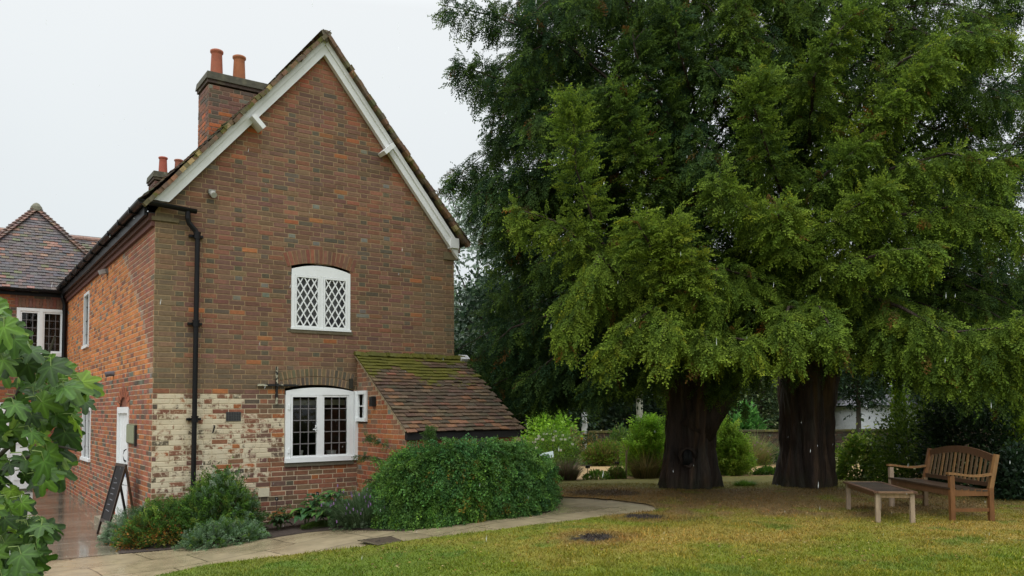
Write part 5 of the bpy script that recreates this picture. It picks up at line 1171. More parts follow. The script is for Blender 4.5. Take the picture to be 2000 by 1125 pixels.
# ---- things beyond the yews
def bush(name, px, py, wpx, toppy, dep_r, n, L, Wd, pal, seed, label, cat='shrub', clump=0, spk=None, shell=.5, hang=.2, flowers=None, m=None, nst=6, fea=None):
    c = gG(px, py); dep = (c - CAM) @ Rf; h = (py - toppy) / FPX * dep; rx = wpx / 2 / FPX * dep; f, w, fl = NM(), NM(), NM()
    if n: leaf_dome(f, c, (rx, rx * dep_r, h), n, L, Wd, pal, seed, clump=clump, wood=w, nst=nst, shell=shell, hang=hang)
    if fea: feather(f, c, (rx, rx * dep_r, h * 1.05), fea[0], fea[1], seed + 5, 1.5); feather(f, c + A(0, 0, h * .2), (rx * .6, rx * dep_r * .6, h * .7), fea[0] // 2, fea[1], seed + 6, 1.3)
    if spk: spikes(f, c, (rx * 1.2, rx * dep_r * 1.2), spk[0], h * spk[1], spk[2], spk[3], seed + 1, lean=spk[4] if len(spk) > 4 else .35)
    if flowers:
        r = np.random.default_rng(seed); 
        for _ in range(flowers[0]):
            u = unit(A(r.normal(), r.normal(), abs(r.normal()) + .6)); fl.box(c + u * A(rx, rx * dep_r, h) * 1.0, flowers[2], flowers[2], flowers[2], col=flowers[1])
    return plant(name, c, label, cat, f, w, extra=fl, m=m)
YG = [(4, (.28, .48, .04)), (3, (.20, .38, .04)), (1, (.36, .56, .07))]
MG = [(3, (.12, .24, .03)), (2, (.20, .33, .04)), (1, (.07, .14, .02))]
STR = [(3, (.26, .20, .07)), (2, (.16, .13, .05)), (1, (.10, .13, .03))]
bush('garden_shrub', 1072, 896, 112, 790, 1, 2600, .16, .035, YG, 101, 'bright lime green shrub rising behind the lean-to eave', clump=46, hang=.9)
bush('garden_shrub', 1080, 908, 120, 842, .7, 3200, .07, .02, MG, 102, 'leafy shrub dotted with white flowers behind the small information board', flowers=(34, (.7, .7, .6), .025))
bush('garden_shrub', 1120, 905, 44, 838, .8, 700, .07, .02, [(1, (.30, .22, .10)), (2, (.10, .17, .03))], 103, 'tan flowered plant right of the lime green shrub')
bush('ornamental_grass', 1105, 938, 60, 905, .8, 0, .05, .01, STR, 104, 'low purplish grass clump right of the information board', 'plant', spk=(1500, 1.15, .006, [(3, (.17, .13, .08)), (2, (.12, .15, .05)), (1, (.14, .08, .07))], .8))
bush('ground_plant', 1165, 937, 56, 920, .8, 900, .05, .015, MG, 105, 'low green plant on the near edge of the gravel walk', 'plant')
bush('ground_plant', 1203, 935, 44, 912, .8, 900, .05, .015, MG, 106, 'low green plant left of the thin staked sapling', 'plant', spk=(300, 1.2, .005, STR))
bush('garden_shrub', 1185, 908, 124, 862, .6, 3000, .08, .025, [(2, (.10, .22, .02)), (2, (.16, .24, .03)), (1, (.22, .20, .05))], 107, 'low yellow green planting in front of the garden wall', spk=(600, 1.2, .007, STR))
bush('garden_shrub', 1212, 896, 70, 836, .6, 1400, .10, .03, [(2, (.08, .16, .03)), (1, (.16, .24, .04))], 131, 'mid green shrub against the wall behind the thin stake')
bush('garden_shrub', 1455, 896, 120, 852, .5, 2200, .09, .025, [(2, (.14, .24, .04)), (2, (.08, .15, .03)), (1, (.26, .28, .08))], 132, 'mixed green planting against the wall below the round big leaved bush')
bush('garden_shrub', 1150, 893, 70, 846, .6, 1200, .08, .025, [(2, (.03, .07, .02)), (1, (.2, .15, .05))], 108, 'dark perennial clump with yellow heads before the garden wall', flowers=(12, (.55, .40, .05), .03))
bush('feathery_plant', 1268, 930, 74, 832, .8, 1500, .07, .007, [(3, (.44, .62, .04)), (2, (.55, .66, .05))], 109, 'tall yellow green feathery clump left of the hollow yew trunk', 'plant', spk=(900, .8, .006, [(3, (.44, .60, .04)), (3, (.5, .56, .06)), (3, (.42, .36, .10))], .5), shell=.6, fea=(420, YG))
bush('ornamental_grass', 1262, 934, 70, 895, .8, 0, .05, .01, STR, 110, 'straw coloured grasses at the foot of the feathery clump', 'plant', spk=(1500, 1.2, .006, STR, .6))
bush('feathery_plant', 1422, 926, 66, 846, .8, 1500, .06, .008, [(3, (.24, .38, .04)), (2, (.32, .42, .06))], 111, 'soft green feathery clump with pink flowers between the two yew trunks', 'plant', spk=(900, .8, .006, [(3, (.26, .38, .06)), (2, (.32, .32, .1)), (1, (.16, .26, .05))], .5), fea=(420, [(3, (.26, .42, .05)), (2, (.34, .46, .07))]), flowers=(30, (.45, .25, .4), .022))
bush('garden_shrub', 1470, 908, 90, 862, .7, 1800, .08, .012, [(2, (.28, .38, .07)), (2, (.17, .28, .06)), (1, (.36, .30, .12))], 112, 'grey green and straw border plants left of the ribbed trunk', spk=(1400, 1.2, .006, [(2, (.2, .25, .07)), (2, (.28, .22, .1))], .7), flowers=(12, (.45, .25, .4), .022))
bush('garden_shrub', 1505, 905, 44, 868, .7, 900, .08, .02, [(2, (.05, .13, .05)), (1, (.12, .2, .05))], 113, 'bluish leafy border plant touching the ribbed trunk')
bush('ground_plant', 1498, 927, 60, 914, .6, 900, .06, .02, [(1, (.14, .28, .03)), (1, (.08, .18, .03))], 114, 'bright green low plants edging the walk between the trunks', 'plant')
bush('ornamental_grass', 1455, 950, 66, 938, .6, 0, .05, .01, MG, 115, 'tuft of long green grass between the yew roots', 'plant', spk=(900, 1.1, .006, MG, .9))
bush('garden_shrub', 1678, 936, 92, 848, .8, 2600, .10, .035, [(3, (.26, .38, .04)), (3, (.14, .25, .04)), (1, (.42, .46, .12))], 116, 'yellow green leafy shrub behind the wooden table', clump=40, hang=.5)
bush('garden_shrub', 1790, 944, 180, 785, .8, 9000, .07, .022, [(3, (.075, .13, .012)), (2, (.12, .19, .015)), (1, (.03, .07, .01))], 117, 'large olive green shrub behind the bench, taller than its back', clump=110, m=M_leaf)
bush('garden_shrub', 1765, 935, 52, 742, .8, 2600, .08, .024, [(3, (.20, .32, .02)), (2, (.11, .2, .015))], 118, 'tall light green shrub under the yew skirt, behind the table', clump=40)
bush('laurel_shrub', 1905, 958, 230, 770, .8, 7500, .10, .03, [(4, (.012, .028, .010)), (2, (.025, .05, .012)), (1, (.05, .10, .03))], 119, 'dark glossy laurel mass behind the right end of the bench', clump=90, hang=.8)
bush('laurel_shrub', 1985, 975, 130, 885, .9, 3800, .10, .026, [(3, (.03, .065, .025)), (1, (.08, .13, .09)), (2, (.015, .03, .012))], 120, 'lower dark blue green shrub right of the bench', clump=60, hang=.6)
bush('garden_shrub', 1998, 955, 80, 812, .9, 2200, .10, .028, [(3, (.19, .26, .02)), (2, (.10, .17, .02))], 121, 'yellow green shrub at the right edge of the photo', clump=40, up=0) if False else bush('garden_shrub', 2006, 962, 100, 812, .9, 3000, .09, .026, [(3, (.30, .42, .03)), (2, (.18, .28, .03))], 121, 'yellow green shrub beyond the right end of the bench', clump=40)

# dead sapling on a stake
sp_ = NM(); q = gG(1223, 935); sp_.tube([q, q + A(.02, 0, .62)], .022, 6, col=(.42, .33, .22)); sp_.tube([q + A(.02, 0, .55), q + A(-.05, .02, .75)], .008, 5, col=(.3, .2, .12)); sp_.tube([q + A(.02, 0, .5), q + A(.12, .02, .72)], .008, 5, col=(.3, .2, .12))
tag(sp_.build('garden_stake', M_stem), 'thin pale wooden stake with dry twigs beside the gravel walk', 'stake')
for (px, py, tp) in ((1148, 937, 912), (1205, 931, 905), (1476, 920, 900)):
    q = gG(px, py); dep = (q - CAM) @ Rf; tz = at(px, tp, dep)[2]; s = NM(); s.tube([q, A(q[0], q[1], tz)], .008, 5, col=(.02, .02, .02)); s.box(A(q[0], q[1], tz), .05, .006, .035, ax=(Rr, unit(A(Rf[0], Rf[1], .6)), unit(A(-Rf[0] * .6, -Rf[1] * .6, 1))), col=(.02, .02, .022))
    tag(s.build('plant_label', M_attr), {1148: 'dark plant label by the gravel walk, nearest the information board', 1205: 'dark plant label just left of the wooden stake', 1476: 'dark plant label between the two yew trunks'}[px], 'plant label', 'dark plant labels along the gravel walk')

# low brick garden wall with coping
gw = thing('garden_wall', gnd(1400, 884), 'low mossy brick garden wall running behind the borders and yew trunks', 'wall')
P0 = at(1150, 850, 27.2); P1 = at(1990, 850, 27.2); P0[2] = P1[2] = 0; U = unit(P1 - P0); Nn_ = A(U[1], -U[0], 0)
if Nn_ @ Rf > 0: Nn_ = -Nn_
w_ = NM(); Lw = np.linalg.norm(P1 - P0)
w_.box((P0 + P1) / 2 + A(0, 0, .62), Lw / 2, .15, .42, ax=(U, Nn_, A(0, 0, 1)), col=(.12, .07, .045), mat=1)
def gwc(u, z, hd): return pick(rb, [(3, (.075, .048, .032)), (3, (.055, .045, .03)), (1, (.05, .055, .035))]), 0
brick_face(w_, P0 + Nn_ * .15, U, Nn_, .2, 1.02, lambda z: (0, Lw), lambda z: [], gwc, hdr=1, seed=44, mortar=(.07, .06, .04))
w_.build('wall', [M_brick, M_mortar], gw)
k_ = NM(); n_ = int(Lw / .45)
for i in range(n_): k_.box(P0 + U * (i + .5) * .45 + A(0, 0, 1.06), .222, .19, .03 + rb.uniform(0, .006), ax=(U, Nn_, A(0, 0, 1)), col=pick(rb, [(2, (.10, .09, .02)), (2, (.075, .07, .03)), (1, (.12, .10, .05))]))
k_.build('coping', M_stone, gw)

# far trees and hedge
def tree(px, dep, h, rad, n, L, Wd, pal, seed, label, z0=.9, clump=80, tr=.18):
    c = at(px, 800, dep); c[2] = .28; t = thing('tree', c, label, 'tree', 'trees beyond the garden wall'); f, w = NM(), NM()
    r = np.random.default_rng(seed); k = clump; u = unit(r.normal(0, 1, (k, 3))); cc = u * (.45 + .55 * r.random((k, 1)) ** .6); ix = r.integers(0, k, n); q = cc[ix] + r.normal(0, .12, (n, 3)) * A(1, 1, .7)
    cen = c + A(0, 0, z0 + (h - z0) / 2); p = cen + q * A(rad, rad, (h - z0) / 2); p[:, 2] = np.maximum(p[:, 2], c[2] + .15); D = q - cc[ix] + r.normal(0, .15, (n, 3)) - A(0, 0, .05); Nn_ = unit(A(0, 0, 1) + r.normal(0, .5, (n, 3)))
    f.add(leafset(p, D, Nn_, L * r.uniform(.7, 1.3, n), Wd * r.uniform(.7, 1.3, n), fold=.1), np.arange(4 * n).reshape(-1, 4), col=np.repeat(pal_pick(r, n, pal), 4, 0))
    w.tube([c - A(0, 0, .1), c + A(.1, 0, h * .4), c + A(0, .1, h * .8)], [tr, tr * .7, tr * .2], 8, col=(.05, .04, .03))
    for _ in range(14):
        e_ = cen + unit(r.normal(0, 1, 3)) * A(rad, rad, (h - z0) / 2) * .75; b = c + A(0, 0, h * r.uniform(.2, .6)); w.tube([b, (b + e_) / 2 + A(0, 0, .3), e_], [tr * .4, tr * .25, .02], 5, col=(.05, .04, .03), cap=False)
    w.build('trunk', M_stem, t); f.build('crown', M_leaf, t)
DK = [(4, (.022, .048, .024)), (2, (.045, .085, .038)), (1, (.07, .12, .045))]
GY = [(3, (.09, .15, .07)), (2, (.14, .20, .08)), (1, (.20, .25, .10))]
tree(935, 46, 13.5, 4.2, 16000, .30, .10, [(3, (.26, .33, .26)), (2, (.34, .41, .33))], 141, 'pale grey green tree seen between the gable and the first yew', z0=2)  # silvery leaves coloured paler still, rain haze put into the leaf colour
tree(985, 33, 8.0, 3.4, 14000, .20, .07, DK, 142, 'dark evergreen just right of the lean-to, beyond the garden wall', z0=.2)
tree(1105, 31, 7.5, 3.2, 16000, .18, .06, DK, 143, 'dark evergreen behind the lime green shrub, beyond the wall', z0=.2)
tree(1225, 35, 8.0, 3.6, 16000, .20, .07, [(3, (.028, .055, .03)), (2, (.05, .085, .045))], 144, 'blue green tree behind the pale post', z0=.2)
tree(1340, 37, 8.5, 3.6, 12000, .22, .08, DK, 145, 'dark tree directly behind the hollow yew trunk', z0=.2)
tree(1420, 40, 6.5, 2.6, 9000, .2, .06, DK, 146, 'dark thin tree seen left in the gap between the trunks', z0=.8)
tree(1482, 33, 5.2, 1.9, 12000, .14, .045, GY, 147, 'soft olive grey tree centred in the gap between the trunks', z0=.3)
tree(1590, 36, 8.5, 1.7, 9000, .22, .08, DK, 148, 'dark tree directly behind the ribbed yew trunk', z0=.2)
tree(1875, 33, 8.0, 2.9, 12000, .20, .07, DK, 149, 'dark tree right of the white building', z0=.2)
tree(1960, 30, 8.5, 4.0, 15000, .20, .07, DK, 150, 'dark tree beyond the right end of the garden wall', z0=.2)
tree(1675, 27, 7.0, 1.5, 9000, .14, .045, DK, 151, 'thin dark tree partly veiling the white building', z0=1.5, clump=90, tr=.09)
bush('garden_shrub', 1455, 880, 90, 806, .8, 1800, .26, .05, [(3, (.07, .20, .04)), (2, (.13, .33, .06))], 152, 'round bright green big leaved bush at the wall between the trunks', clump=34, hang=.6)
hd = NM(); r = np.random.default_rng(8); n = 60000; px = r.uniform(-200, 2300, n); dp = 47 + r.random(n) * 3; hz = 6.5 + 1.6 * fbm(px * .01, px * 0, 1, 3)
zz = .2 + r.random(n) ** .8 * hz; pos = CAM[None] + (Rf[None] + ((px - PPX) / FPX)[:, None] * Rr[None]) * dp[:, None]; pos[:, 2] = zz
hd.add(leafset(pos, r.normal(0, 1, (n, 3)) - A(0, 0, .4), unit(A(0, 0, .8) + r.normal(0, .6, (n, 3))), r.uniform(.25, .6, n), r.uniform(.1, .2, n), fold=.1), np.arange(4 * n).reshape(-1, 4), col=np.repeat(pal_pick(r, n, DK), 4, 0))
tag(hd.build('woodland', M_leaf), 'distant dark woodland closing the view beyond the garden', 'woodland', kind='stuff')

# pale post, white post, white building
po = NM(); q = at(1249, 800, 29.5); q[2] = .25; po.tube([q, q + A(0, 0, 3.6)], .12, 10, col=(.42, .43, .34)); tag(po.build('timber_post', M_stone), 'tall pale weathered post rising behind the garden wall', 'post')
po = NM(); q = at(1141, 800, 29.0)
for z0, z1, ww in ((1.05, 1.32, .10), (1.34, 1.55, .085), (1.57, 1.72, .10)): po.box(A(q[0], q[1], (z0 + z1) / 2), ww, ww, (z1 - z0) / 2, col=(.85, .87, .87), ax=(Rr * A(1, 1, 0), unit(A(Rf[0], Rf[1], 0)), A(0, 0, 1)))
po.box(A(q[0], q[1], .7), .07, .07, .35, col=(.6, .6, .58)); tag(po.build('white_post', M_attr), 'short white painted post seen in the dark gap behind the flowers', 'post')
bl = thing('white_building', at(1725, 810, 34), 'white boarded building glimpsed between dark trees right of the ribbed trunk', 'building')
b0 = at(1650, 800, 34); b1 = at(1800, 800, 34); U = unit((b1 - b0) * A(1, 1, 0)); N_ = A(U[1], -U[0], 0); cx = (b0 + b1) / 2; Lb = np.linalg.norm(b1 - b0)
w_ = NM()
for k in range(8): w_.box(A(cx[0], cx[1], .35 + k * .2) + N_ * (.0), Lb / 2, 1.5, .097, ax=(U, unit(N_ + A(0, 0, 0)), A(0, 0, 1)), col=(.80, .84, .88))
w_.build('wall', M_attr, bl)
w_ = NM(); w_.box(A(cx[0], cx[1], 2.12), Lb / 2 + .2, 1.7, .22, ax=(U, N_, A(0, 0, 1)), col=(.2, .2, .22), taper=.6); w_.build('roof', M_tile, bl)
w_ = NM(); w_.box(A(cx[0], cx[1], 1.45) - N_ * 1.51 * np.sign(N_ @ Rf) - U * .2, .3, .02, .03, ax=(U, N_, A(0, 0, 1)), col=(.2, .22, .25)); w_.box(A(cx[0], cx[1], 1.53) - N_ * 1.51 * np.sign(N_ @ Rf) - U * .2, .3, .02, .03, ax=(U, N_, A(0, 0, 1)), col=(.2, .22, .25)); w_.build('vent', M_attr, bl)

# information board
q = gG(1066, 931); ib = thing('information_board', q, 'small tilted pale information board on a dark wooden post beside the walk', 'sign')
dep = (q - CAM) @ Rf; p = NM(); zt = at(1066, 893, dep)[2]; p.tube([q - A(0, 0, .05), A(q[0], q[1], zt)], .05, 4, col=(.05, .038, .03)); p.build('post', M_wetwood, ib)
p = NM(); d_ = A(-.15, -.55, 0); cpt = A(q[0], q[1], zt + .03) + Rr * .02; a1 = unit(A(Rr[0], Rr[1], .0)); a2 = unit(A(Rf[0], Rf[1], .62)); 
a1 = unit(a1 + a2 * .35); a3 = np.cross(a1, a2); p.box(cpt, .17, .12, .012, ax=(a1, a2, a3), col=(.55, .66, .62)); p.build('panel', M_attr, ib)
p = NM(); p.box(cpt + a3 * (.0135 if a3[2] > 0 else -.0135) + a2 * .03, .06, .02, .001, ax=(a1, a2, a3), col=(.1, .14, .12)); p.box(cpt + a3 * (.0135 if a3[2] > 0 else -.0135) - a2 * .04 + a1 * .05, .04, .025, .001, ax=(a1, a2, a3), col=(.12, .15, .12)); p.build('text', M_attr, ib)
# ------------------------------------------------------------------ bench and table
fn, rn = gnd(1874, 1023), gnd(1940, 1021); ff, rf_ = gnd(1745, 991), gnd(1806, 991)
TK = (.16, .07, .026); TKL = (.22, .115, .045); TKD = (.07, .038, .022); GRYW = (.32, .24, .17)
def bench():
    c = (fn + rn + ff + rf_) / 4; Lx = unit((fn - ff) * A(1, 1, 0)); Dp = A(-Lx[1], Lx[0], 0)        # Lx along the bench, Dp towards its back
    if Dp @ (rn - fn) < 0: Dp = -Dp
    Ln, Dd_ = 1.72, .58; b = thing('garden_bench', c, 'weathered wooden garden bench with curved slatted back and arms', 'bench'); Z = A(0, 0, 1); ax = (Lx, Dp, Z); h = Ln / 2 - .035
    z = c[2]; P = lambda l, d, zz: A(c[0], c[1], z) + Lx * l + Dp * d + Z * zz
    def bar(a, b_, w, t, up, name, col): m = NM(); m.beam(a, b_, w, t, up=up, col=col); return m.build(name, M_wetwood, b)
    for s, cl in ((1, TK), (-1, (.2, .13, .07))):
        bar(P(s * h, -Dd_ / 2, -.02), P(s * h, -Dd_ / 2, .62), .06, .06, Dp, 'leg', cl if s > 0 else GRYW)
        m = NM(); m.beam(P(s * h, Dd_ / 2 - .06, -.02), P(s * h, Dd_ / 2 - .06, .46), .06, .06, up=Dp, col=cl); m.beam(P(s * h, Dd_ / 2 - .06, .44), P(s * h, Dd_ / 2 + .04, .90), .055, .055, up=Dp, col=TKL if s > 0 else TK); m.build('leg', M_wetwood, b)
        m = NM(); Q = [P(s * h, -Dd_ / 2 - .05 + (Dd_ + .02) * t, .635 + .018 * math.cos(t * 5)) for t in np.linspace(0, 1, 9)]
        for i in range(8): m.beam(Q[i], Q[i + 1] + unit(Q[i + 1] - Q[i]) * .004, .075 - .025 * (i / 8), .03, up=Z, col=TKL)
        m.build('armrest', M_wetwood, b)
        bar(P(s * h, -Dd_ / 2 + .03, .40), P(s * h, Dd_ / 2 - .09, .40), .03, .09, Z, 'seat_rail', TK)
        bar(P(s * h, -Dd_ / 2 + .03, .17), P(s * h, Dd_ / 2 - .09, .17), .03, .045, Z, 'stretcher', TK)
    bar(P(-h + .03, -Dd_ / 2, .40), P(h - .03, -Dd_ / 2, .40), .03, .09, Z, 'seat_rail', (.12, .06, .03))
    bar(P(-h + .03, Dd_ / 2 - .07, .39), P(h - .03, Dd_ / 2 - .07, .39), .03, .07, Z, 'seat_rail', TKD)
    for k in range(6): bar(P(-h - .02, -Dd_ / 2 + .0 + k * .088, .455 - .006 * k), P(h + .02, -Dd_ / 2 + .0 + k * .088, .455 - .006 * k), .07, .022, Z, 'seat_slat', (.05, .032, .022))
    bk = unit(A(0, 0, 1) + Dp * .22); y0 = Dd_ / 2 - .05
    m = NM(); n = 24
    for i in range(n):
        l0, l1 = -h + .03 + (2 * h - .06) * i / n, -h + .03 + (2 * h - .06) * (i + 1) / n; zf = lambda l: .80 + .13 * math.cos(l / h * 1.35)
        m.beam(P(l0, y0 + .085, zf(l0)), P(l1, y0 + .085, zf(l1)), .030, .095, up=Z, col=(.09, .045, .025))
    m.build('top_rail', M_wetwood, b)
    bar(P(-h + .03, y0 + .0, .50), P(h - .03, y0 + .0, .50), .028, .055, Z, 'back_rail', TKD)
    for i in range(15):
        l = -h + .10 + (2 * h - .20) * i / 14; bar(P(l, y0 + .005, .50), P(l, y0 + .08, .78 + .12 * math.cos(l / h * 1.35)), .042, .014, Dp, 'back_slat', (.10, .06, .03) if i % 3 else (.17, .09, .035))
bench()
def table():
    a, b_, c_ = gnd(1713, 1024), gnd(1782, 1022), gnd(1653, 997); L_ = unit((c_ - a) * A(1, 1, 0)); W_ = A(-L_[1], L_[0], 0)
    if W_ @ (b_ - a) < 0: W_ = -W_
    Ln, Wd = 1.42, .47; c = (a + L_ * Ln / 2 + W_ * Wd / 2); t = thing('garden_table', c, 'low slatted wooden table standing in front of the bench', 'table'); Z = A(0, 0, 1); z = a[2]; P = lambda l, w, zz: A(a[0], a[1], z) + L_ * l + W_ * w + Z * zz
    def bar(p, q, w, h, up, name, col): m = NM(); m.beam(p, q, w, h, up=up, col=col); return m.build(name, M_wetwood, t)
    for l, w in ((.02, .02), (.02, Wd - .02), (Ln - .02, .02), (Ln - .02, Wd - .02)):
        m = NM(); m.beam(P(l + .02 * (1 if l < .5 else -1) * 0, w, -.03), P(l, w, .405), .055, .055, up=L_, col=(.33, .25, .17) if l < .5 else GRYW); m.build('leg', M_wetwood, t)
    for w in (.02, Wd - .02): bar(P(.05, w, .375), P(Ln - .05, w, .375), .025, .055, Z, 'apron', (.16, .08, .04))
    for l in (.02, Ln - .02): bar(P(l, .05, .375), P(l, Wd - .05, .375), .025, .055, Z, 'apron', (.36, .24, .14))
    for w in (-.01, Wd + .01): bar(P(-.035, w, .42), P(Ln + .035, w, .42), .06, .024, Z, 'edge_board', (.10, .05, .03))
    for l in (-.02, Ln + .02): bar(P(l, .02, .421), P(l, Wd - .02, .421), .06, .022, Z, 'edge_board', (.20, .12, .07))
    n = 17
    for i in range(n): l = .05 + (Ln - .1) * i / (n - 1); bar(P(l, .02, .419), P(l, Wd - .02, .419), .062, .018, Z, 'top_slat', pick(rb, [(2, (.04, .028, .022)), (1, (.06, .04, .03))]))
table()
q = gnd(1757, 945); lb = NM(); lb.tube([q, q + A(0, 0, .62)], .006, 5, col=(.2, .2, .2)); lb.box(q + A(0, 0, .70), .045, .004, .085, ax=(Rr * A(1, 1, 0) / .9999, unit(A(Rf[0], Rf[1], 0)), A(0, 0, 1)), col=(.50, .55, .60)); tag(lb.build('plant_label', M_attr), 'pale rectangular plant label in the dark shrub left of the bench back', 'plant label')

# ------------------------------------------------------------------ folding board by the side door
def board():
    f1, f2 = gnd(190, 1043), gnd(207, 1050); V = unit((f2 - f1) * A(1, 1, 0)); wd = max(.30, float(np.linalg.norm(f2 - f1)))
    t = thing('pavement_sign', (f1 + f2) / 2, 'wet black folding pavement board seen almost edge-on outside the white side door', 'sign')
    dep = (f1 - CAM) @ Rf; ap = at(229, 904, dep + .18)
    P = lambda s, k: f1 * (1 - k) + ap * k + V * wd * s
    nrm = unit(np.cross(V, ap - f1))
    for s in (0, 1): m = NM(); m.beam(P(s, 0), P(s, 1), .032, .03, up=nrm, col=(.03, .018, .012)); m.build('leg', M_wetwood, t)
    m = NM()
    for o_ in (-.006, .006): m.add([P(.04, .2) + nrm * o_, P(.96, .2) + nrm * o_, P(.96, .97) + nrm * o_, P(.04, .97) + nrm * o_], [(0, 1, 2, 3)], col=(.012, .013, .016))
    m.build('chalkboard', M_black, t)
    for k in (.2, .98): m = NM(); m.beam(P(0, k), P(1, k), .045, .034, up=nrm, col=(.03, .018, .01)); m.build('rail', M_wetwood, t)
    m = NM(); r = np.random.default_rng(2)
    for i in range(7):
        k = .80 - i * .075; s0 = r.uniform(.2, .35); s1 = s0 + r.uniform(.15, .4)
        for sgn in (-1, 1): m.beam(P(s0, k) + nrm * .009 * sgn, P(s1, k + r.normal(0, .008)) + nrm * .009 * sgn, .008, .002, up=nrm, col=(.22, .23, .25))
    m.build('chalk_marks', M_attr, t)
    b1, b2 = gnd(252, 1040), gnd(268, 1046); Q = lambda s, k: (b1 * (1 - s) + b2 * s) * (1 - k) + P(s, .97) * k
    for s in (0, 1): m = NM(); m.beam(Q(s, 0), Q(s, 1), .034, .03, up=nrm, col=(.05, .028, .015) if s else (.012, .01, .01)); m.build('leg', M_wetwood, t)
    m = NM(); m.beam(P(.9, .72), Q(.9, .72), .014, .014, up=V, col=(.6, .62, .62)); m.build('stay', M_attr, t)
board()

# ------------------------------------------------------------------ fig tree at the left edge
def fig_leaf_template(r):
    n = 60; rings = 5; th = np.linspace(-math.pi, math.pi, n, endpoint=False); lob = np.zeros(n) + .30
    for c, L_, w in ((0, 1.0, .38), (.88, .88, .34), (-.88, .88, .34), (1.8, .66, .42), (-1.8, .66, .42)):
        L_ = L_ * r.uniform(.9, 1.08); d = np.abs(np.angle(np.exp(1j * (th - c)))); lob = np.maximum(lob, L_ * np.exp(-(d / w) ** 2.6 * .6) + .0)
    lob = np.maximum(lob, .50); lob = lob * (1 + .035 * np.sin(th * 23 + r.uniform(0, 6)))
    back = np.abs(np.angle(np.exp(1j * (th - math.pi)))); lob *= np.clip(.35 + back * 1.3, 0, 1)
    V, Cc = [], []
    for k in range(rings + 1):
        f = (k / rings); rr = lob * f; x = np.cos(th) * rr; y = np.sin(th) * rr
        ridge = np.zeros(n)
        for c in (0, .86, -.86, 1.75, -1.75): d = np.abs(np.angle(np.exp(1j * (th - c)))) * rr; ridge = np.maximum(ridge, np.exp(-(d / .045) ** 2))
        z = -.20 * (x ** 2) - .28 * y ** 2 - .05 * ridge * f + .03 * np.sin(x * 14 + y * 9) * f
        V.append(np.stack([x, y, z], -1)); Cc.append(ridge * (1 - .4 * f))
    V = np.concatenate(V); Cc = np.concatenate(Cc); i = np.arange(rings)[:, None] * n; j = np.arange(n)[None]; j2 = (j + 1) % n
    return V, np.stack([i + j, i + n + j, i + n + j2, i + j2], -1).reshape(-1, 4), Cc
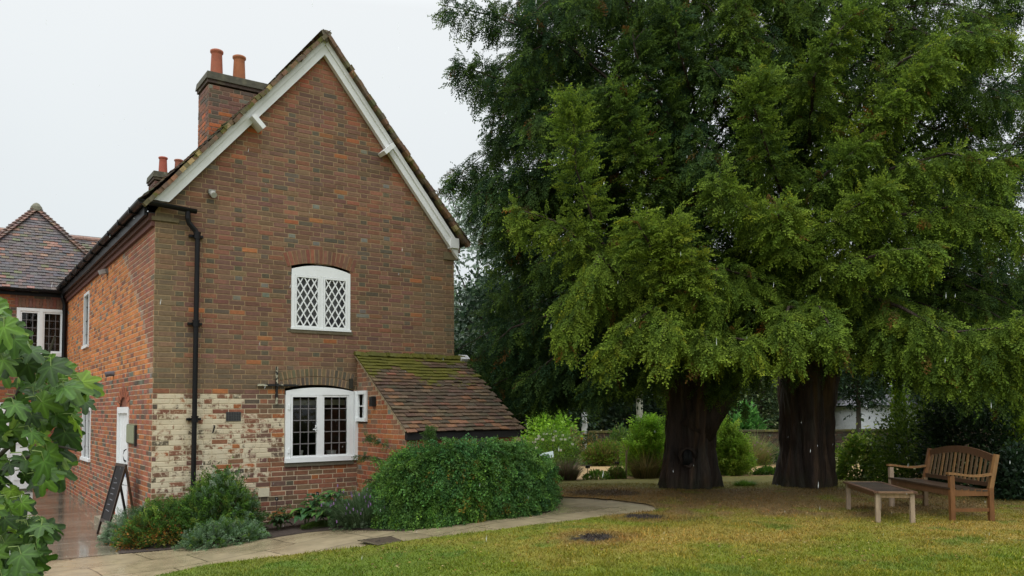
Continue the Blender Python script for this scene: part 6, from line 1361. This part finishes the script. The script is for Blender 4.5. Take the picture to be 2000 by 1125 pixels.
def fig():
    r = np.random.default_rng(31); T = [fig_leaf_template(r) for _ in range(6)]; f, w = NM(), NM()
    base = at(-330, 800, 4.6); base[2] = 0; t = thing('fig_tree', base, 'fig tree with big lobed green leaves reaching in at the left edge', 'tree')
    # (pixel x, pixel y) lines of twigs
    tw = [[(-330, 1250, 4.6), (-120, 1000, 4.4), (0, 830, 4.3), (50, 740, 4.25), (95, 690, 4.2), (108, 655, 4.2)], [(-330, 1250, 4.6), (-150, 900, 4.5), (-40, 760, 4.4), (10, 640, 4.3)],
          [(-120, 1000, 4.4), (20, 870, 4.2), (100, 800, 4.1), (170, 765, 4.05)], [(-120, 1000, 4.4), (40, 900, 4.1), (110, 870, 4.0), (150, 880, 4.0)],
          [(-330, 1300, 4.4), (-120, 1120, 4.0), (20, 1040, 3.9), (90, 1020, 3.9)], [(-330, 1300, 4.4), (-100, 1180, 3.9), (30, 1110, 3.8), (70, 1090, 3.8)], [(-150, 900, 4.5), (-20, 840, 4.4), (60, 800, 4.3)]]
    for q in tw: P = np.array([at(a[0], a[1], a[2] + .12) for a in q]); w.tube(P, np.linspace(.016, .005, len(P)), 7, col=(.05, .042, .03))
    w.tube([base, base + A(0, 0, .5), at(-330, 1250, 4.6)], [.07, .06, .04], 8, col=(.12, .11, .09)) if at(-330, 1250, 4.6)[2] > .1 else w.tube([base, at(-150, 900, 4.5)], [.06, .03], 8, col=(.12, .11, .09))
    xr = lambda y: np.interp(y, [585, 600, 625, 650, 690, 715, 750, 770, 800, 850, 885, 915, 945, 960, 975, 1000, 1015, 1050, 1080, 1110, 1130], [-30, 0, 10, 82, 90, 105, 170, 184, 178, 165, 148, 160, 125, 62, 45, 66, 92, 108, 98, 86, 80])
    spots = []
    while len(spots) < 280:
        y = r.uniform(590, 1150); xm = xr(y); x = xm - abs(r.normal(0, .42)) * (xm + 120) if r.random() < .75 else r.uniform(-90, xm)
        if x < -120: continue
        if 925 < y < 955 and 15 < x < 55 and r.random() < .9: continue
        if y < 655 and 30 < x < 70 and r.random() < .8: continue
        if y < 660 and x > 50 and r.random() < .4: continue
        spots.append((x, y))
    for k, (x, y) in enumerate(spots):
        dep = 4.25 + r.normal(0, .22) - .35 * (y > 990) ; p = at(x - 10, y - 12, dep); V, Q, Cc = T[r.integers(0, 6)]
        s = r.uniform(.06, .128); az = r.normal(0, .9)
        # the blade hangs outwards and down, its face up and towards the light
        d = unit(Rr * r.uniform(.1, 1) - Rf * r.normal(.15, .5) + A(0, 0, -1) * r.uniform(.25, 1.1)); nrm = unit(-Rf * r.uniform(.2, .9) + A(0, 0, 1) * r.uniform(.4, 1.0) + r.normal(0, .3, 3)); nrm = unit(nrm - d * (nrm @ d)); s2 = np.cross(nrm, d)
        W_ = p + (V[:, :1] * d + V[:, 1:2] * s2 + V[:, 2:3] * nrm) * s
        c = pal_pick(r, 1, [(4, (.05, .11, .018)), (3, (.08, .16, .02)), (1.0, (.17, .28, .03)), (2.5, (.028, .062, .013))], .28)[0]
        cl = c[None] * (1 + .5 * Cc[:, None]) + A(.015, .025, .005) * Cc[:, None]; f.add(W_, Q, col=cl)
        w.tube([p, p - d * s * .25 + A(0, 0, .02), p - d * s * .5 - Rr * .03 + A(0, 0, -.0)], [.0022, .0025, .003], 4, col=(.14, .2, .05), cap=False)
    w.build('branches', M_stem, t); f.build('foliage', M_figleaf, t, smooth=True)
M_figleaf = mat('fig_leaf', .48, noise=.2, nscale=14, transl=.25, spec=.25, bump=.3, bscale=60)
fig()

# ------------------------------------------------------------------ falling rain
rn_ = NM(); r = np.random.default_rng(77); n = 260; px = r.uniform(0, 2000, n); py = r.uniform(0, 1100, n); dp = r.uniform(1.6, 9, n)
P = CAM[None] + (Rf[None] + ((px - PPX) / FPX)[:, None] * Rr[None] + ((py - PPY) / FPX)[:, None] * Rd[None]) * dp[:, None]; P = P[P[:, 2] > .2]
for p in P:
    l = r.uniform(.006, .02); s = .0009; d = unit(A(r.normal(0, .08) + .1, 0, 1)); rn_.tube([p, p + d * l * .3, p + d * l], [s * .4, s, s * .15], 5, cap=False)
def drop_mat():
    m = bpy.data.materials.new('raindrop'); m.use_nodes = True; b = m.node_tree.nodes['Principled BSDF']; b.inputs['Base Color'].default_value = (.9, .93, .95, 1); b.inputs['Roughness'].default_value = .1; b.inputs['Alpha'].default_value = .35; return m
tag(rn_.build('rain', drop_mat()), 'thin falling raindrops across the whole view', 'rain', kind='stuff')
